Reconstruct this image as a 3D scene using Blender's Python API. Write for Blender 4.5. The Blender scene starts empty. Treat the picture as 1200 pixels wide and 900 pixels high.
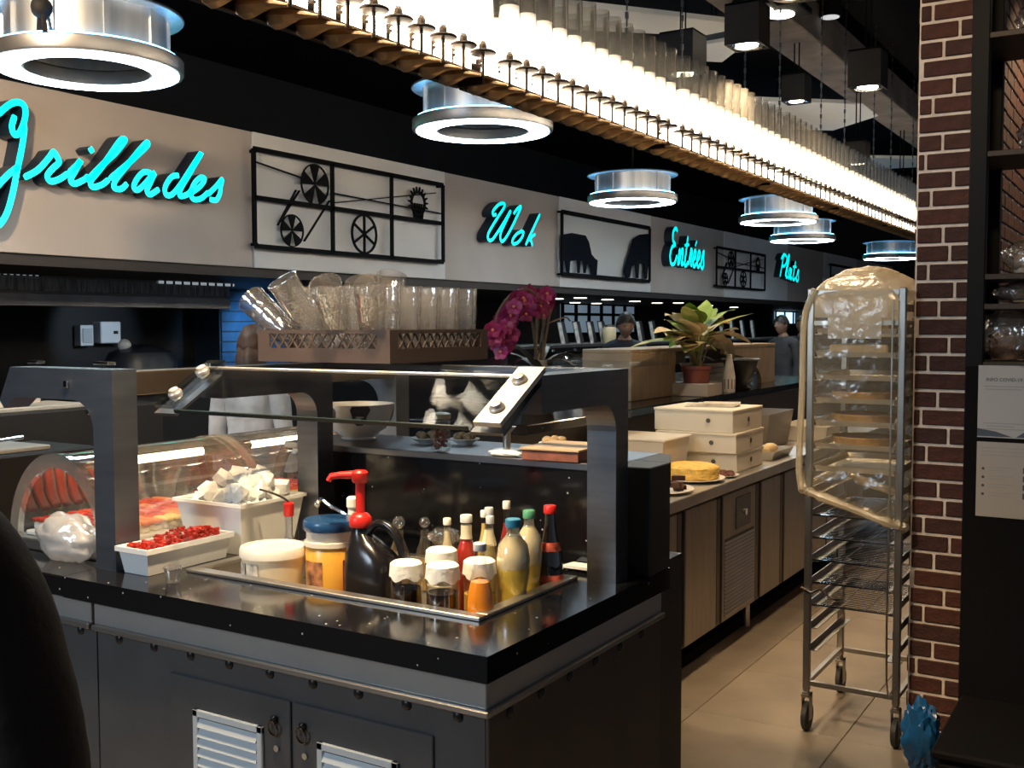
import bpy, bmesh, math, random
from mathutils import Vector, Matrix, noise as mnoise
random.seed(7)
PI = math.pi
scene = bpy.context.scene
COL = scene.collection

# ------------------------------------------------------------------ camera
FPX, YAW, PITCH, ROLL, CAM_Z = 1252.785, -0.549097583, 0.0543249348, -0.00167658909, 1.6
_cy, _sy, _cp, _sp = math.cos(YAW), math.sin(YAW), math.cos(PITCH), math.sin(PITCH)
_f = Vector((_sy * _cp, _cy * _cp, -_sp)); _r0 = Vector((_cy, -_sy, 0)); _u0 = _r0.cross(_f)
_r = math.cos(ROLL) * _r0 + math.sin(ROLL) * _u0
_u = -math.sin(ROLL) * _r0 + math.cos(ROLL) * _u0
cam_data = bpy.data.cameras.new('camera'); cam = bpy.data.objects.new('camera', cam_data); COL.objects.link(cam)
cam_data.sensor_width = 36.0; cam_data.lens = 36.0 * FPX / 1200.0; cam_data.clip_end = 200
mw = Matrix((( _r.x, _u.x, -_f.x, 0), (_r.y, _u.y, -_f.y, 0), (_r.z, _u.z, -_f.z, CAM_Z), (0, 0, 0, 1)))
cam.matrix_world = mw
scene.camera = cam

# ------------------------------------------------------------------ world, exposure, big lights
world = bpy.data.worlds.new('world'); scene.world = world; world.use_nodes = True
bg = world.node_tree.nodes['Background']
bg.inputs[0].default_value = (0.75, 0.85, 1.0, 1); bg.inputs[1].default_value = 0.13
scene.view_settings.view_transform = 'Standard'; scene.view_settings.look = 'None'
scene.view_settings.exposure = 0.0; scene.view_settings.gamma = 1.0; scene.view_settings.use_curve_mapping = False
scene.cycles.transparent_max_bounces = 24; scene.cycles.max_bounces = 8

def kelvin(warm):
    return {'warm': (1.0, .72, .42), 'neutral': (1.0, .86, .68), 'cool': (.70, .86, 1.0), 'blue': (.30, .62, 1.0)}[warm]

def spot(name, loc, energy, tone='warm', size=1.9, blend=.6, radius=.05, target=None, parent=None):
    d = bpy.data.lights.new(name, 'SPOT'); d.energy = energy; d.color = kelvin(tone)
    d.spot_size = size; d.spot_blend = blend; d.shadow_soft_size = radius
    o = bpy.data.objects.new(name, d); COL.objects.link(o); o.location = loc
    if target is not None:
        o.rotation_euler = (Vector(target) - Vector(loc)).to_track_quat('-Z', 'Y').to_euler()
    if parent is not None:
        o.parent = parent; o.location = Vector(loc) - parent.location
    return o

# added area light behind the camera, standing in for unseen dining-room lamps
def area(name, loc, size, energy, tone, target):
    d = bpy.data.lights.new(name, 'AREA'); d.energy = energy; d.color = kelvin(tone); d.size = size
    o = bpy.data.objects.new(name, d); COL.objects.link(o); o.location = loc
    o.rotation_euler = (Vector(target) - Vector(loc)).to_track_quat('-Z', 'Y').to_euler(); return o
area('dining_room_fill', (-3.6, -2.6, 3.0), 1.2, 105, 'cool', (-2.4, 2, .8))

# ------------------------------------------------------------------ pixel -> world helper (1200 x 900 frame)
def ray(x, y):
    return _r * ((x - 600) / FPX) + _u * ((450 - y) / FPX) + _f
def at(x, y, X=None, Y=None, Z=None, d=None):
    v = ray(x, y)
    t = X / v.x if X is not None else Y / v.y if Y is not None else (Z - CAM_Z) / v.z if Z is not None else d
    return Vector((0, 0, CAM_Z)) + v * t

# ------------------------------------------------------------------ materials
MATS = {}
def mat(name, col, rough=.5, metal=0.0, var=0.0, scale=20.0, bump=0.0, bscale=None, stretch=None, spec=.5, emit=None, estr=0.0, col2=None, sub=0.0, trans=0.0):
    if name in MATS: return MATS[name]
    m = bpy.data.materials.new(name); m.use_nodes = True; nt = m.node_tree; N = nt.nodes; L = nt.links
    b = N['Principled BSDF']
    b.inputs['Base Color'].default_value = (*col, 1); b.inputs['Roughness'].default_value = rough
    b.inputs['Metallic'].default_value = metal; b.inputs['Specular IOR Level'].default_value = spec
    if emit is not None:
        b.inputs['Emission Color'].default_value = (*emit, 1); b.inputs['Emission Strength'].default_value = estr
    if trans: b.inputs['Transmission Weight'].default_value = trans
    if var or bump or col2:
        tc = N.new('ShaderNodeTexCoord'); mp = N.new('ShaderNodeMapping'); L.new(tc.outputs['Object'], mp.inputs['Vector'])
        if stretch: mp.inputs['Scale'].default_value = stretch
        nz = N.new('ShaderNodeTexNoise'); nz.inputs['Scale'].default_value = scale; nz.inputs['Detail'].default_value = 4
        L.new(mp.outputs[0], nz.inputs['Vector'])
        if var or col2:
            mx = N.new('ShaderNodeMix'); mx.data_type = 'RGBA'
            a = tuple(max(0, c * (1 - var)) for c in col); c2 = col2 or tuple(min(1, c * (1 + var)) for c in col)
            mx.inputs[6].default_value = (*a, 1); mx.inputs[7].default_value = (*c2, 1)
            rp = N.new('ShaderNodeMapRange'); rp.inputs['From Min'].default_value = .32; rp.inputs['From Max'].default_value = .68
            L.new(nz.outputs['Fac'], rp.inputs['Value']); L.new(rp.outputs[0], mx.inputs[0]); L.new(mx.outputs[2], b.inputs['Base Color'])
        if bump:
            n2 = nz
            if bscale:
                n2 = N.new('ShaderNodeTexNoise'); n2.inputs['Scale'].default_value = bscale; n2.inputs['Detail'].default_value = 3; L.new(mp.outputs[0], n2.inputs['Vector'])
            bp = N.new('ShaderNodeBump'); bp.inputs['Strength'].default_value = bump; bp.inputs['Distance'].default_value = .01
            L.new(n2.outputs['Fac'], bp.inputs['Height']); L.new(bp.outputs[0], b.inputs['Normal'])
    MATS[name] = m; return m

def glow(name, col, strength):
    if name in MATS: return MATS[name]
    m = bpy.data.materials.new(name); m.use_nodes = True; nt = m.node_tree
    b = nt.nodes['Principled BSDF']; b.inputs['Base Color'].default_value = (*[min(1, c) for c in col], 1); b.inputs['Roughness'].default_value = .4
    b.inputs['Emission Color'].default_value = (*col, 1); b.inputs['Emission Strength'].default_value = strength
    MATS[name] = m; return m

def thin(name, tint=(1, 1, 1), gloss=.12, edge=.6, rough=.05, haze=0.0, hazecol=(.9, .9, .9), bump=0.0, bscale=30, blend=.5):
    """thin clear sheet: see-through with reflections that grow towards grazing angles, and an optional milky part"""
    if name in MATS: return MATS[name]
    m = bpy.data.materials.new(name); m.use_nodes = True; nt = m.node_tree; N = nt.nodes; L = nt.links
    N.remove(N['Principled BSDF']); out = N['Material Output']
    tr = N.new('ShaderNodeBsdfTransparent'); tr.inputs[0].default_value = (*tint, 1)
    gl = N.new('ShaderNodeBsdfGlossy'); gl.inputs['Roughness'].default_value = rough
    lw = N.new('ShaderNodeLayerWeight'); lw.inputs['Blend'].default_value = blend
    mr = N.new('ShaderNodeMapRange'); mr.inputs['To Min'].default_value = gloss; mr.inputs['To Max'].default_value = edge
    L.new(lw.outputs['Fresnel' if blend < .45 else 'Facing'], mr.inputs['Value'])
    base = tr
    if haze:
        df = N.new('ShaderNodeBsdfDiffuse'); df.inputs[0].default_value = (*hazecol, 1)
        tl = N.new('ShaderNodeBsdfTranslucent'); tl.inputs[0].default_value = (*hazecol, 1)
        m0 = N.new('ShaderNodeMixShader'); m0.inputs[0].default_value = .5; L.new(df.outputs[0], m0.inputs[1]); L.new(tl.outputs[0], m0.inputs[2])
        m1 = N.new('ShaderNodeMixShader'); m1.inputs[0].default_value = haze; L.new(tr.outputs[0], m1.inputs[1]); L.new(m0.outputs[0], m1.inputs[2]); base = m1
    mx = N.new('ShaderNodeMixShader'); L.new(mr.outputs[0], mx.inputs[0]); L.new(base.outputs[0], mx.inputs[1]); L.new(gl.outputs[0], mx.inputs[2])
    if bump:
        tc = N.new('ShaderNodeTexCoord'); nz = N.new('ShaderNodeTexNoise'); nz.inputs['Scale'].default_value = bscale; L.new(tc.outputs['Object'], nz.inputs['Vector'])
        bp = N.new('ShaderNodeBump'); bp.inputs['Strength'].default_value = bump; bp.inputs['Distance'].default_value = .01
        L.new(nz.outputs['Fac'], bp.inputs['Height']); L.new(bp.outputs[0], gl.inputs['Normal'])
    L.new(mx.outputs[0], out.inputs[0]); MATS[name] = m; return m

def granite():
    if 'black_granite' in MATS: return MATS['black_granite']
    m = bpy.data.materials.new('black_granite'); m.use_nodes = True; nt = m.node_tree; N = nt.nodes; L = nt.links; b = N['Principled BSDF']
    tc = N.new('ShaderNodeTexCoord'); vo = N.new('ShaderNodeTexVoronoi'); vo.inputs['Scale'].default_value = 34; L.new(tc.outputs['Object'], vo.inputs['Vector'])
    lt = N.new('ShaderNodeMath'); lt.operation = 'LESS_THAN'; lt.inputs[1].default_value = .09; L.new(vo.outputs['Distance'], lt.inputs[0])
    sp = N.new('ShaderNodeSeparateColor'); L.new(vo.outputs['Color'], sp.inputs[0])
    gt = N.new('ShaderNodeMath'); gt.operation = 'GREATER_THAN'; gt.inputs[1].default_value = .5; L.new(sp.outputs[0], gt.inputs[0])
    mu = N.new('ShaderNodeMath'); mu.operation = 'MULTIPLY'; L.new(lt.outputs[0], mu.inputs[0]); L.new(gt.outputs[0], mu.inputs[1])
    mx = N.new('ShaderNodeMix'); mx.data_type = 'RGBA'; mx.inputs[6].default_value = (.006, .006, .007, 1); mx.inputs[7].default_value = (.45, .44, .42, 1)
    L.new(mu.outputs[0], mx.inputs[0]); L.new(mx.outputs[2], b.inputs['Base Color'])
    b.inputs['Roughness'].default_value = .12; MATS['black_granite'] = m; return m

STEEL = mat('brushed_steel', (.50, .49, .48), .34, 1.0, var=.10, scale=6, stretch=(1, 1, 40), bump=.06, bscale=60)
STEEL_H = mat('brushed_steel_plate', (.40, .385, .37), .42, .5, var=.06, scale=5)
STEEL_W = mat('worktop_steel', (.55, .53, .50), .36, 1.0, var=.10, scale=4)
FRAME = mat('guard_steel', (.20, .20, .215), .36, 1.0, var=.12, scale=5, stretch=(1, 1, 8))
CHROME = mat('chrome', (.75, .75, .75), .12, 1.0)
GRANITE = granite()
BLACK = mat('black_paint', (.008, .008, .009), .45)
MATTE = mat('matte_black', (.006, .006, .007), .9, spec=.1)
GREY = mat('grey_lacquer', (.060, .062, .066), .5, var=.12, scale=6)
BROWNP = mat('brown_lacquer', (.045, .034, .030), .5, var=.15, scale=5)
IRON = mat('black_iron', (.006, .006, .007), .7, spec=.12)
WHITEP = mat('white_plastic', (.80, .79, .76), .4)
CREAM = mat('cream_card', (.74, .67, .54), .7, var=.08, scale=8)
GLASS = thin('clear_glass', (.93, .96, .97), .05, .75, .02)
PANE = thin('pane_glass', (.93, .96, .98), .008, .06, .02)
ACRYL = thin('clear_acrylic', (.95, .96, .95), .10, .8, .06)
TUMBLER = thin('tumbler_plastic', (.96, .96, .96), .09, .62, .08, haze=.035, hazecol=(.95, .93, .90), bump=.5, bscale=25)
WRAP = thin('plastic_wrap', (.95, .94, .92), .22, .9, .16, haze=.14, hazecol=(.9, .85, .78), bump=1.0, bscale=40)
WHITE_BAG = thin('white_bag', (.9, .92, .95), .15, .6, .25, haze=.75, hazecol=(.86, .88, .92), bump=.8, bscale=30)
COVER = thin('yellowed_cover', (.98, .96, .90), .06, .30, .20, haze=.11, hazecol=(.92, .80, .58), bump=1.0, bscale=14)
RED = mat('red_plastic', (.62, .02, .015), .35)

# ------------------------------------------------------------------ mesh builder
class MB:
    def __init__(s): s.v = []; s.f = []; s.m = []; s.cur = 0
    def _add(s, vs, fs):
        o = len(s.v); s.v += [tuple(p) for p in vs]
        for f in fs: s.f.append(tuple(i + o for i in f)); s.m.append(s.cur)
        return s
    def use(s, i): s.cur = i; return s
    def box(s, x0, y0, z0, x1, y1, z1, b=0.0):
        x0, x1 = min(x0, x1), max(x0, x1); y0, y1 = min(y0, y1), max(y0, y1); z0, z1 = min(z0, z1), max(z0, z1)
        if b <= 0:
            vs = [(x, y, z) for z in (z0, z1) for y in (y0, y1) for x in (x0, x1)]
            return s._add(vs, [(0, 2, 3, 1), (4, 5, 7, 6), (0, 1, 5, 4), (2, 6, 7, 3), (0, 4, 6, 2), (1, 3, 7, 5)])
        b = min(b, .49 * min(x1 - x0, y1 - y0, z1 - z0)); bm = bmesh.new()
        bmesh.ops.create_cube(bm, size=1)
        for v in bm.verts: v.co = Vector(((x0 + x1) / 2 + v.co.x * (x1 - x0), (y0 + y1) / 2 + v.co.y * (y1 - y0), (z0 + z1) / 2 + v.co.z * (z1 - z0)))
        bmesh.ops.bevel(bm, geom=bm.edges[:], offset=b, segments=1, affect='EDGES', profile=.5)
        s.addbm(bm); return s
    def addbm(s, bm, M=None):
        bm.verts.index_update()
        s._add([(M @ v.co if M else v.co) for v in bm.verts], [[v.index for v in f.verts] for f in bm.faces]); bm.free(); return s
    def prism(s, pts, fn):
        """pts: 2D outline (counter-clockwise); fn(p, k) gives the 3D point on side k = 0, 1"""
        n = len(pts); vs = [fn(p, 0) for p in pts] + [fn(p, 1) for p in pts]
        fs = [tuple(range(n - 1, -1, -1)), tuple(range(n, 2 * n))] + [(i, (i + 1) % n, n + (i + 1) % n, n + i) for i in range(n)]
        return s._add(vs, fs)
    def prismX(s, pts, x0, x1): return s.prism(pts, lambda p, k: (x1 if k else x0, p[0], p[1]))
    def prismY(s, pts, y0, y1): return s.prism(pts, lambda p, k: (p[0], y0 if k else y1, p[1]))
    def prismZ(s, pts, z0, z1): return s.prism(pts, lambda p, k: (p[0], p[1], z1 if k else z0))
    def tube(s, path, r, n=8, caps=True, closed=False):
        P = [Vector(p) for p in path]; R = r if isinstance(r, (list, tuple)) else [r] * len(P); m = len(P); vs = []
        up = None
        for i, p in enumerate(P):
            if closed: t = P[(i + 1) % m] - P[i - 1]
            else: t = P[min(i + 1, m - 1)] - P[max(i - 1, 0)]
            t.normalize()
            if up is None or abs(t.dot(up)) > .95 and False: up = Vector((0, 0, 1)) if abs(t.z) < .9 else Vector((1, 0, 0))
            a = up - t * up.dot(t)
            if a.length < 1e-4: a = t.orthogonal()
            a.normalize(); b = t.cross(a); up = a
            for k in range(n):
                q = 2 * PI * k / n; vs.append(p + a * (R[i] * math.cos(q)) + b * (R[i] * math.sin(q)))
        fs = []
        for i in range(m if closed else m - 1):
            j = (i + 1) % m
            for k in range(n): fs.append((i * n + k, i * n + (k + 1) % n, j * n + (k + 1) % n, j * n + k))
        if caps and not closed: fs += [tuple(range(n - 1, -1, -1)), tuple((m - 1) * n + k for k in range(n))]
        return s._add(vs, fs)
    def bar(s, a, b, w, h=None, up=(0, 0, 1)):
        """rectangular bar from a to b"""
        a = Vector(a); b = Vector(b); t = (b - a).normalized(); u = Vector(up); u = u - t * u.dot(t)
        if u.length < 1e-4: u = t.orthogonal()
        u.normalize(); sd = t.cross(u); h = h or w; vs = []
        for p in (a, b):
            for i, j in ((-1, -1), (1, -1), (1, 1), (-1, 1)): vs.append(p + sd * (i * w / 2) + u * (j * h / 2))
        return s._add(vs, [(3, 2, 1, 0), (4, 5, 6, 7), (0, 1, 5, 4), (1, 2, 6, 5), (2, 3, 7, 6), (3, 0, 4, 7)])
    def lathe(s, prof, c=(0, 0, 0), n=20, sx=1, sy=1, capb=True, capt=True, M=None):
        """prof: [(r, z)...] from bottom to top"""
        vs = []; c = Vector(c)
        for r, z in prof:
            for k in range(n):
                q = 2 * PI * k / n; p = Vector((r * math.cos(q) * sx, r * math.sin(q) * sy, z)); vs.append((M @ p if M else p) + c)
        fs = []
        for i in range(len(prof) - 1):
            for k in range(n): fs.append((i * n + k, i * n + (k + 1) % n, (i + 1) * n + (k + 1) % n, (i + 1) * n + k))
        if capb and prof[0][0] > 1e-5: fs.append(tuple(range(n - 1, -1, -1)))
        if capt and prof[-1][0] > 1e-5: fs.append(tuple((len(prof) - 1) * n + k for k in range(n)))
        return s._add(vs, fs)
    def ball(s, c, r, n=12, m=8, sx=1, sy=1, sz=1, M=None):
        prof = [(max(1e-4, r * math.sin(PI * i / m)), -r * math.cos(PI * i / m) * sz) for i in range(m + 1)]
        return s.lathe(prof, c, n, sx, sy, False, False, M)
    def sheet(s, P, th=0):
        """grid of points P[i][j]"""
        a, b = len(P), len(P[0]); vs = [p for row in P for p in row]
        return s._add(vs, [(i * b + j, i * b + j + 1, (i + 1) * b + j + 1, (i + 1) * b + j) for i in range(a - 1) for j in range(b - 1)])
    def mesh(s, name, mats, smooth=False, off=None):
        me = bpy.data.meshes.new(name); o = off or Vector((0, 0, 0))
        me.from_pydata([(p[0] - o[0], p[1] - o[1], p[2] - o[2]) for p in s.v], [], s.f)
        if not isinstance(mats, (list, tuple)): mats = [mats]
        for m in mats: me.materials.append(m)
        if len(mats) > 1:
            for p, i in zip(me.polygons, s.m): p.material_index = i
        bm = bmesh.new(); bm.from_mesh(me); bmesh.ops.recalc_face_normals(bm, faces=bm.faces); bm.to_mesh(me); bm.free()
        if smooth:
            for p in me.polygons: p.use_smooth = True
            if smooth != 'all': me.set_sharp_from_angle(angle=math.radians(42))
        me.update(); return me

def wloc(o):
    v = Vector((0, 0, 0))
    while o is not None: v = v + o.location; o = o.parent
    return v
def thing(name, label, cat, loc=(0, 0, 0), rz=0.0, group=None):
    o = bpy.data.objects.new(name, None); COL.objects.link(o); o.location = loc; o.rotation_euler = (0, 0, rz); o.empty_display_size = .05
    o['label'] = label; o['category'] = cat
    if group: o['group'] = group
    return o
def tag(o, label, cat, group=None):
    o['label'] = label; o['category'] = cat
    if group: o['group'] = group
    return o
def part(name, mb, mats, parent, smooth=False, local=False, label=None):
    """a mesh child; the builder's points are world points unless local"""
    off = Vector((0, 0, 0)) if local else wloc(parent)
    o = bpy.data.objects.new(name, mb.mesh(name, mats, smooth, off)); COL.objects.link(o); o.parent = parent
    if label: o['label'] = label
    return o
def single(name, mb, mats, label, cat, loc=(0, 0, 0), smooth=False, group=None, rz=0.0, local=False):
    loc = Vector(loc)
    o = bpy.data.objects.new(name, mb.mesh(name, mats, smooth, None if local else loc)); COL.objects.link(o); o.location = loc; o.rotation_euler = (0, 0, rz)
    return tag(o, label, cat, group)
def struct(name, mb, mats, parent=None, smooth=False):
    o = bpy.data.objects.new(name, mb.mesh(name, mats, smooth, wloc(parent) if parent else None)); COL.objects.link(o)
    if parent: o.parent = parent
    else: o['kind'] = 'structure'
    return o
def piece(name, me, parent, loc, rot=None, scale=None):
    o = bpy.data.objects.new(name, me); COL.objects.link(o); o.parent = parent; o.location = loc
    if rot: o.rotation_euler = rot
    if scale: o.scale = scale
    return o
def dup(root, loc, label=None, rz=None, group=None):
    r = root.copy(); COL.objects.link(r); r.location = loc
    if rz is not None: r.rotation_euler = (0, 0, rz)
    if label: r['label'] = label
    if group: r['group'] = group
    for ch in list(root.children):
        c = ch.copy(); COL.objects.link(c); c.parent = r
        for g in ch.children:
            d = g.copy(); COL.objects.link(d); d.parent = c
    return r
def catmull(pts, k=6):
    P = [Vector(p) for p in pts]; P = [P[0] * 2 - P[1]] + P + [P[-1] * 2 - P[-2]]; out = []
    for i in range(1, len(P) - 2):
        a, b, c, d = P[i - 1:i + 3]
        for j in range(k):
            t = j / k; out.append(.5 * ((2 * b) + (c - a) * t + (2 * a - 5 * b + 4 * c - d) * t * t + (3 * b - a - 3 * c + d) * t ** 3))
    out.append(P[-2]); return out
def arc2(c, r, a0, a1, n): return [(c[0] + r * math.cos(a0 + (a1 - a0) * i / n), c[1] + r * math.sin(a0 + (a1 - a0) * i / n)) for i in range(n + 1)]
# ================================================================== THE SETTING
M_GROUT = mat('floor_grout', (.10, .085, .07), .8)
M_TILE = mat('floor_tile', (.27, .22, .17), .42, var=.14, scale=3.5, bump=.04, bscale=40)
fl = struct('floor', MB().box(-10, -4, -.12, 5, 34, -.004), M_GROUT)
tile_me = MB().box(-.2985, -.2985, -.02, .2985, .2985, 0, .002).mesh('tile', M_TILE)
for i in range(-4, 3):
    for j in range(16): piece('tile', tile_me, fl, (-1.03 + .3 + i * .6, 4.13 - 6 * .6 + .3 + j * .6, 0))
M_CEIL = mat('ceiling_paint', (.006, .006, .008), .9, spec=.1)
CEIL = 4.5
struct('ceiling', MB().box(-10, -4, CEIL, 5, 34, CEIL + .1), M_CEIL)
struct('wall_left', MB().box(-9.1, -4, 0, -9.0, 34, CEIL), mat('kitchen_wall', (.010, .011, .014), .7))
struct('wall_far', MB().box(-9, 30, 0, 5, 30.1, CEIL), mat('far_wall', (.03, .035, .045), .8))

# lit window in the far wall and grid window in the kitchen wall
wn = struct('window_1', MB().box(-9, 0, 0, -8.9, .01, .01), IRON) if False else None
w1 = thing('window_1', 'x', 'x'); del w1['label'], w1['category']; w1['kind'] = 'structure'; wa, wb_ = at(908, 359, X=-8.99), at(938, 379, X=-8.99); wa.z = 1.98; w1.location = (-8.99, wa.y, wb_.z)
part('pane', MB().box(-8.99, wa.y, wb_.z, -8.98, wb_.y, wa.z), glow('daylight_pane', (.55, .78, 1.0), 1.6), w1)
fb = MB()
for k in range(4): x = wa.y - .02 + (wb_.y - wa.y) * k / 3; fb.box(-8.98, x, wb_.z - .02, -8.94, x + .04, wa.z + .015)
for z in (wb_.z - .04, wa.z): fb.box(-8.98, wa.y - .02, z - .02, -8.94, wb_.y + .02, z + .018)
part('window_frame', fb, IRON, w1)
w2 = thing('window_2', 'x', 'x'); del w2['label'], w2['category']; w2['kind'] = 'structure'; w2.location = (-8.99, 16.3, 1.3)
part('pane', MB().box(-8.99, 16.3, 1.45, -8.98, 19.3, 1.98), glow('kitchen_pane', (.36, .50, .64), .25), w2)
fb = MB()
for k in range(7): fb.box(-8.98, 16.3 + k * .5, 1.45, -8.94, 16.36 + k * .5, 1.98)
for z in (1.43, 1.78, 1.97): fb.box(-8.98, 16.3, z, -8.94, 19.36, z + .05)
part('window_frame', fb, IRON, w2)

# ---------- bulkhead over the serving line with its facing panels
BX = -6.33
M_BULK = mat('bulkhead_paint', (.045, .047, .052), .7)
bulk = struct('wall_upper', MB().box(BX - .35, 1.0, 2.07, BX - .03, 30, 3.17), M_BULK)
struct('trim_1', MB().box(-9.0, 1.0, 2.0, BX - .03, 30, 2.07), mat('soffit_brown', (.040, .030, .026), .5))
M_TXT = mat('taupe_panel', (.58, .515, .475), .55, var=.05, scale=2)
M_ART = mat('pale_panel', (.84, .835, .835), .5, var=.04, scale=2)
joints = [1.0, 6.33, 9.03, 11.44, 14.14, 17.1, 20.6, 23.2, 26.0, 30.0]
for k in range(9):
    a = k % 2 == 1
    part('panel', MB().box(BX - .03, joints[k] + .006, 2.075, BX + (.012 if a else 0), joints[k + 1] - .006, 3.165, .003), M_ART if a else M_TXT, bulk)

# small recessed soffit downlights
sd = None
for k, (x, y) in enumerate(((653, 350), (680, 349), (712, 351), (744, 353), (770, 355), (795, 355), (830, 358), (860, 360), (674, 362), (699, 363), (630, 347))):
    p = at(x, y, Z=1.995)
    if p.x < -8.9: p.y = p.y * -8.6 / p.x; p.x = -8.6
    if p.y > 29: continue
    if sd is None:
        sd = thing('recessed_downlight', 'small round white downlight recessed in the soffit under the bulkhead', 'downlight', (p.x, p.y, 2.0), group='soffit downlights')
        part('lens', MB().lathe([(.09, -.012), (.09, -.006)], n=14), glow('soffit_lens', (1, .93, .82), 6), sd, local=True)
        part('bezel', MB().lathe([(.12, -.006), (.12, 0)], n=14), CHROME, sd, local=True)
    else: dup(sd, (p.x, p.y, 2.0))

# ---------- extractor hood over the grill, left, in the dark kitchen
hood = thing('extractor_hood', 'long stainless extractor hood hanging under the soffit over the dark kitchen', 'hood', (-7.6, 3.6, 1.8))
part('canopy', MB().prismY([(-7.55, 1.80), (-7.55, 2.0), (-8.6, 2.0), (-8.6, 1.80)], 2.2, 7.2), mat('hood_steel', (.16, .16, .165), .35, 1.0, var=.2, scale=4), hood)
part('lip', MB().box(-7.55, 2.2, 1.76, -7.50, 7.2, 1.86, .004), mat('hood_lip', (.22, .22, .225), .3, 1.0, var=.25, scale=3), hood)
for k in range(5):
    y = 3.0 + k * .86
    part('filter', MB().box(-7.56, y, 1.88, -7.545, y + .8, 1.985, .003), mat('hood_filter', (.20, .21, .22), .4, 1.0, var=.5, scale=60, stretch=(1, 1, .1)), hood)

for (xa_, ya_), (xb_, yb_) in (((-20, 317), (48, 325)), ((186, 328), (274, 337))):
    q0 = at(xa_, ya_, X=-7.54); q1 = at(xb_, yb_, X=-7.54)
    part('hood_lamp', MB().box(-7.545, q0.y, q1.z + .01, -7.53, q1.y, q1.z + .075, .003), glow('hood_lamp', (.52, .60, .66), .45), hood)
    for k in range(9): part('lamp_grille', MB().box(-7.53, q0.y + (q1.y - q0.y) * (k + .5) / 9, q1.z + .005, -7.524, q0.y + (q1.y - q0.y) * (k + .5) / 9 + .02, q1.z + .08), IRON, hood)
# white control boxes, blue tiled pier and appliance in the dark kitchen
p0 = at(88, 381, X=-8.98); p1 = at(104, 405, X=-8.98)
cbx = thing('wall_box', 'narrow pale grey electrical box, the left of two on the dark kitchen wall', 'electrical box', (-8.98, p0.y, p1.z))
part('body', MB().box(-9.0, p0.y, p1.z, -8.9, p1.y, p0.z, .006), mat('pale_box', (.62, .66, .70), .5), cbx)
part('cover', MB().box(-8.9, p0.y + .02, p1.z + .03, -8.89, p1.y - .02, p0.z - .03, .003), mat('grey_box', (.42, .46, .50), .5), cbx)
p0 = at(109, 377, X=-8.98); p1 = at(133, 402, X=-8.98)
cbx = thing('dispenser', 'pale grey square dispenser with a dark slot, right of the narrow wall box', 'dispenser', (-8.98, p0.y, p1.z))
part('body', MB().box(-9.0, p0.y, p1.z, -8.86, p1.y, p0.z, .01), MATS['pale_box'], cbx)
part('slot', MB().box(-8.862, p1.y - .09, p0.z - .12, -8.855, p1.y - .04, p0.z - .09), BLACK, cbx)
p0 = at(258, 345, X=-8.6); p1 = at(303, 425, X=-8.6)
M_BT = mat('blue_tile', (.05, .16, .30), .3, var=.2, scale=8)
pier = struct('wall_pier', MB().box(-9.0, p0.y, 0, -8.62, p1.y + .5, 2.0), mat('blue_grout', (.03, .06, .10), .7))
nt_ = 9
for r_ in range(nt_):
    for c_ in range(2):
        y0 = p0.y + .02 + c_ * (p1.y + .5 - p0.y) / 2
        part('tile', MB().box(-8.62, y0, 1.0 + r_ * .11, -8.605, y0 + (p1.y + .5 - p0.y) / 2 - .03, 1.0 + r_ * .11 + .095, .003), M_BT, pier)
spot('kitchen_fill', (-7.95, p0.y + .3, 1.72), 26, 'blue', 1.7, .9, .05, (-8.62, p0.y + .45, 1.45))
spot('kitchen_fill', (-7.95, 6.80, 1.74), 20, 'cool', 1.0, .5, .05, (-8.95, 6.85, 1.55))  # added spot without a fixture, brightens the two wall boxes

# ---------- brick wall end (column) and its return, right
M_MORT = mat('mortar', (.68, .60, .54), .9, var=.12, scale=30, bump=.3, bscale=60)
M_BRICK = [mat('brick_%s' % n, c, .8, var=.28, scale=25, bump=.5, bscale=70) for n, c in (('red', (.062, .018, .012)), ('brown', (.050, .015, .011)), ('plum', (.042, .014, .011)))]
CX0, CX1, CY0, CY1 = -.8145, -.615, 4.22, 8.2
colm = struct('wall_brick', MB().box(CX0 + .004, CY0 + .004, 0, CX1 - .004, CY1, CEIL), M_MORT)
PIT = .0678; RW = CX1 - CX0
cyc = [(.5,), (), (.28,), (.66,), (.17,), (.46,), (), (.28,), (.64,), (.08,), (.45,), (.72,), (.25,), (.62,)]
bcache = {}
def brick(w, d, h):
    k = (round(w, 3), round(d, 3))
    if k not in bcache:
        m = MB().box(0, 0, 0, w, d, h, .003).mesh('brick', M_BRICK[0]); bcache[k] = [m] + [m.copy() for _ in (1, 2)]
        for q in (1, 2): bcache[k][q].materials[0] = M_BRICK[q]
    return random.choice(bcache[k])
bh = PIT - .012
for r_ in range(int(3.6 / PIT)):
    z = .006 + r_ * PIT
    cuts = [0.05] + list(cyc[(r_ * 1) % len(cyc)]) + [.965]
    for a, b in zip(cuts[:-1], cuts[1:]):
        x0 = CX0 + a * RW + (.0055 if a > .05 else 0); x1 = CX0 + b * RW - (.0055 if b < .965 else 0)
        if x1 - x0 < .012: continue
        piece('brick', brick(x1 - x0, .10, bh), colm, (x0, CY0 - random.uniform(.002, .005), z))
for r_ in range(int(1.25 / PIT), int(3.3 / PIT)):
    z = .006 + r_ * PIT; y = CY0 + .115 + (.11 if r_ % 2 else 0)
    while y < CY0 + 1.75:
        piece('brick', brick(.02, .208, bh), colm, (CX1 - .02 + random.uniform(.002, .005), y, z)); y += .2185
bl = MB()
for r_ in range(int(3.6 / PIT)):
    y = CY0 + .012 + (.11 if r_ % 2 else 0)
    while y < CY0 + 3.2: bl.box(CX0 - .001, y, .006 + r_ * PIT, CX0 + .02, y + .208, .006 + r_ * PIT + bh); y += .2185
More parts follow.
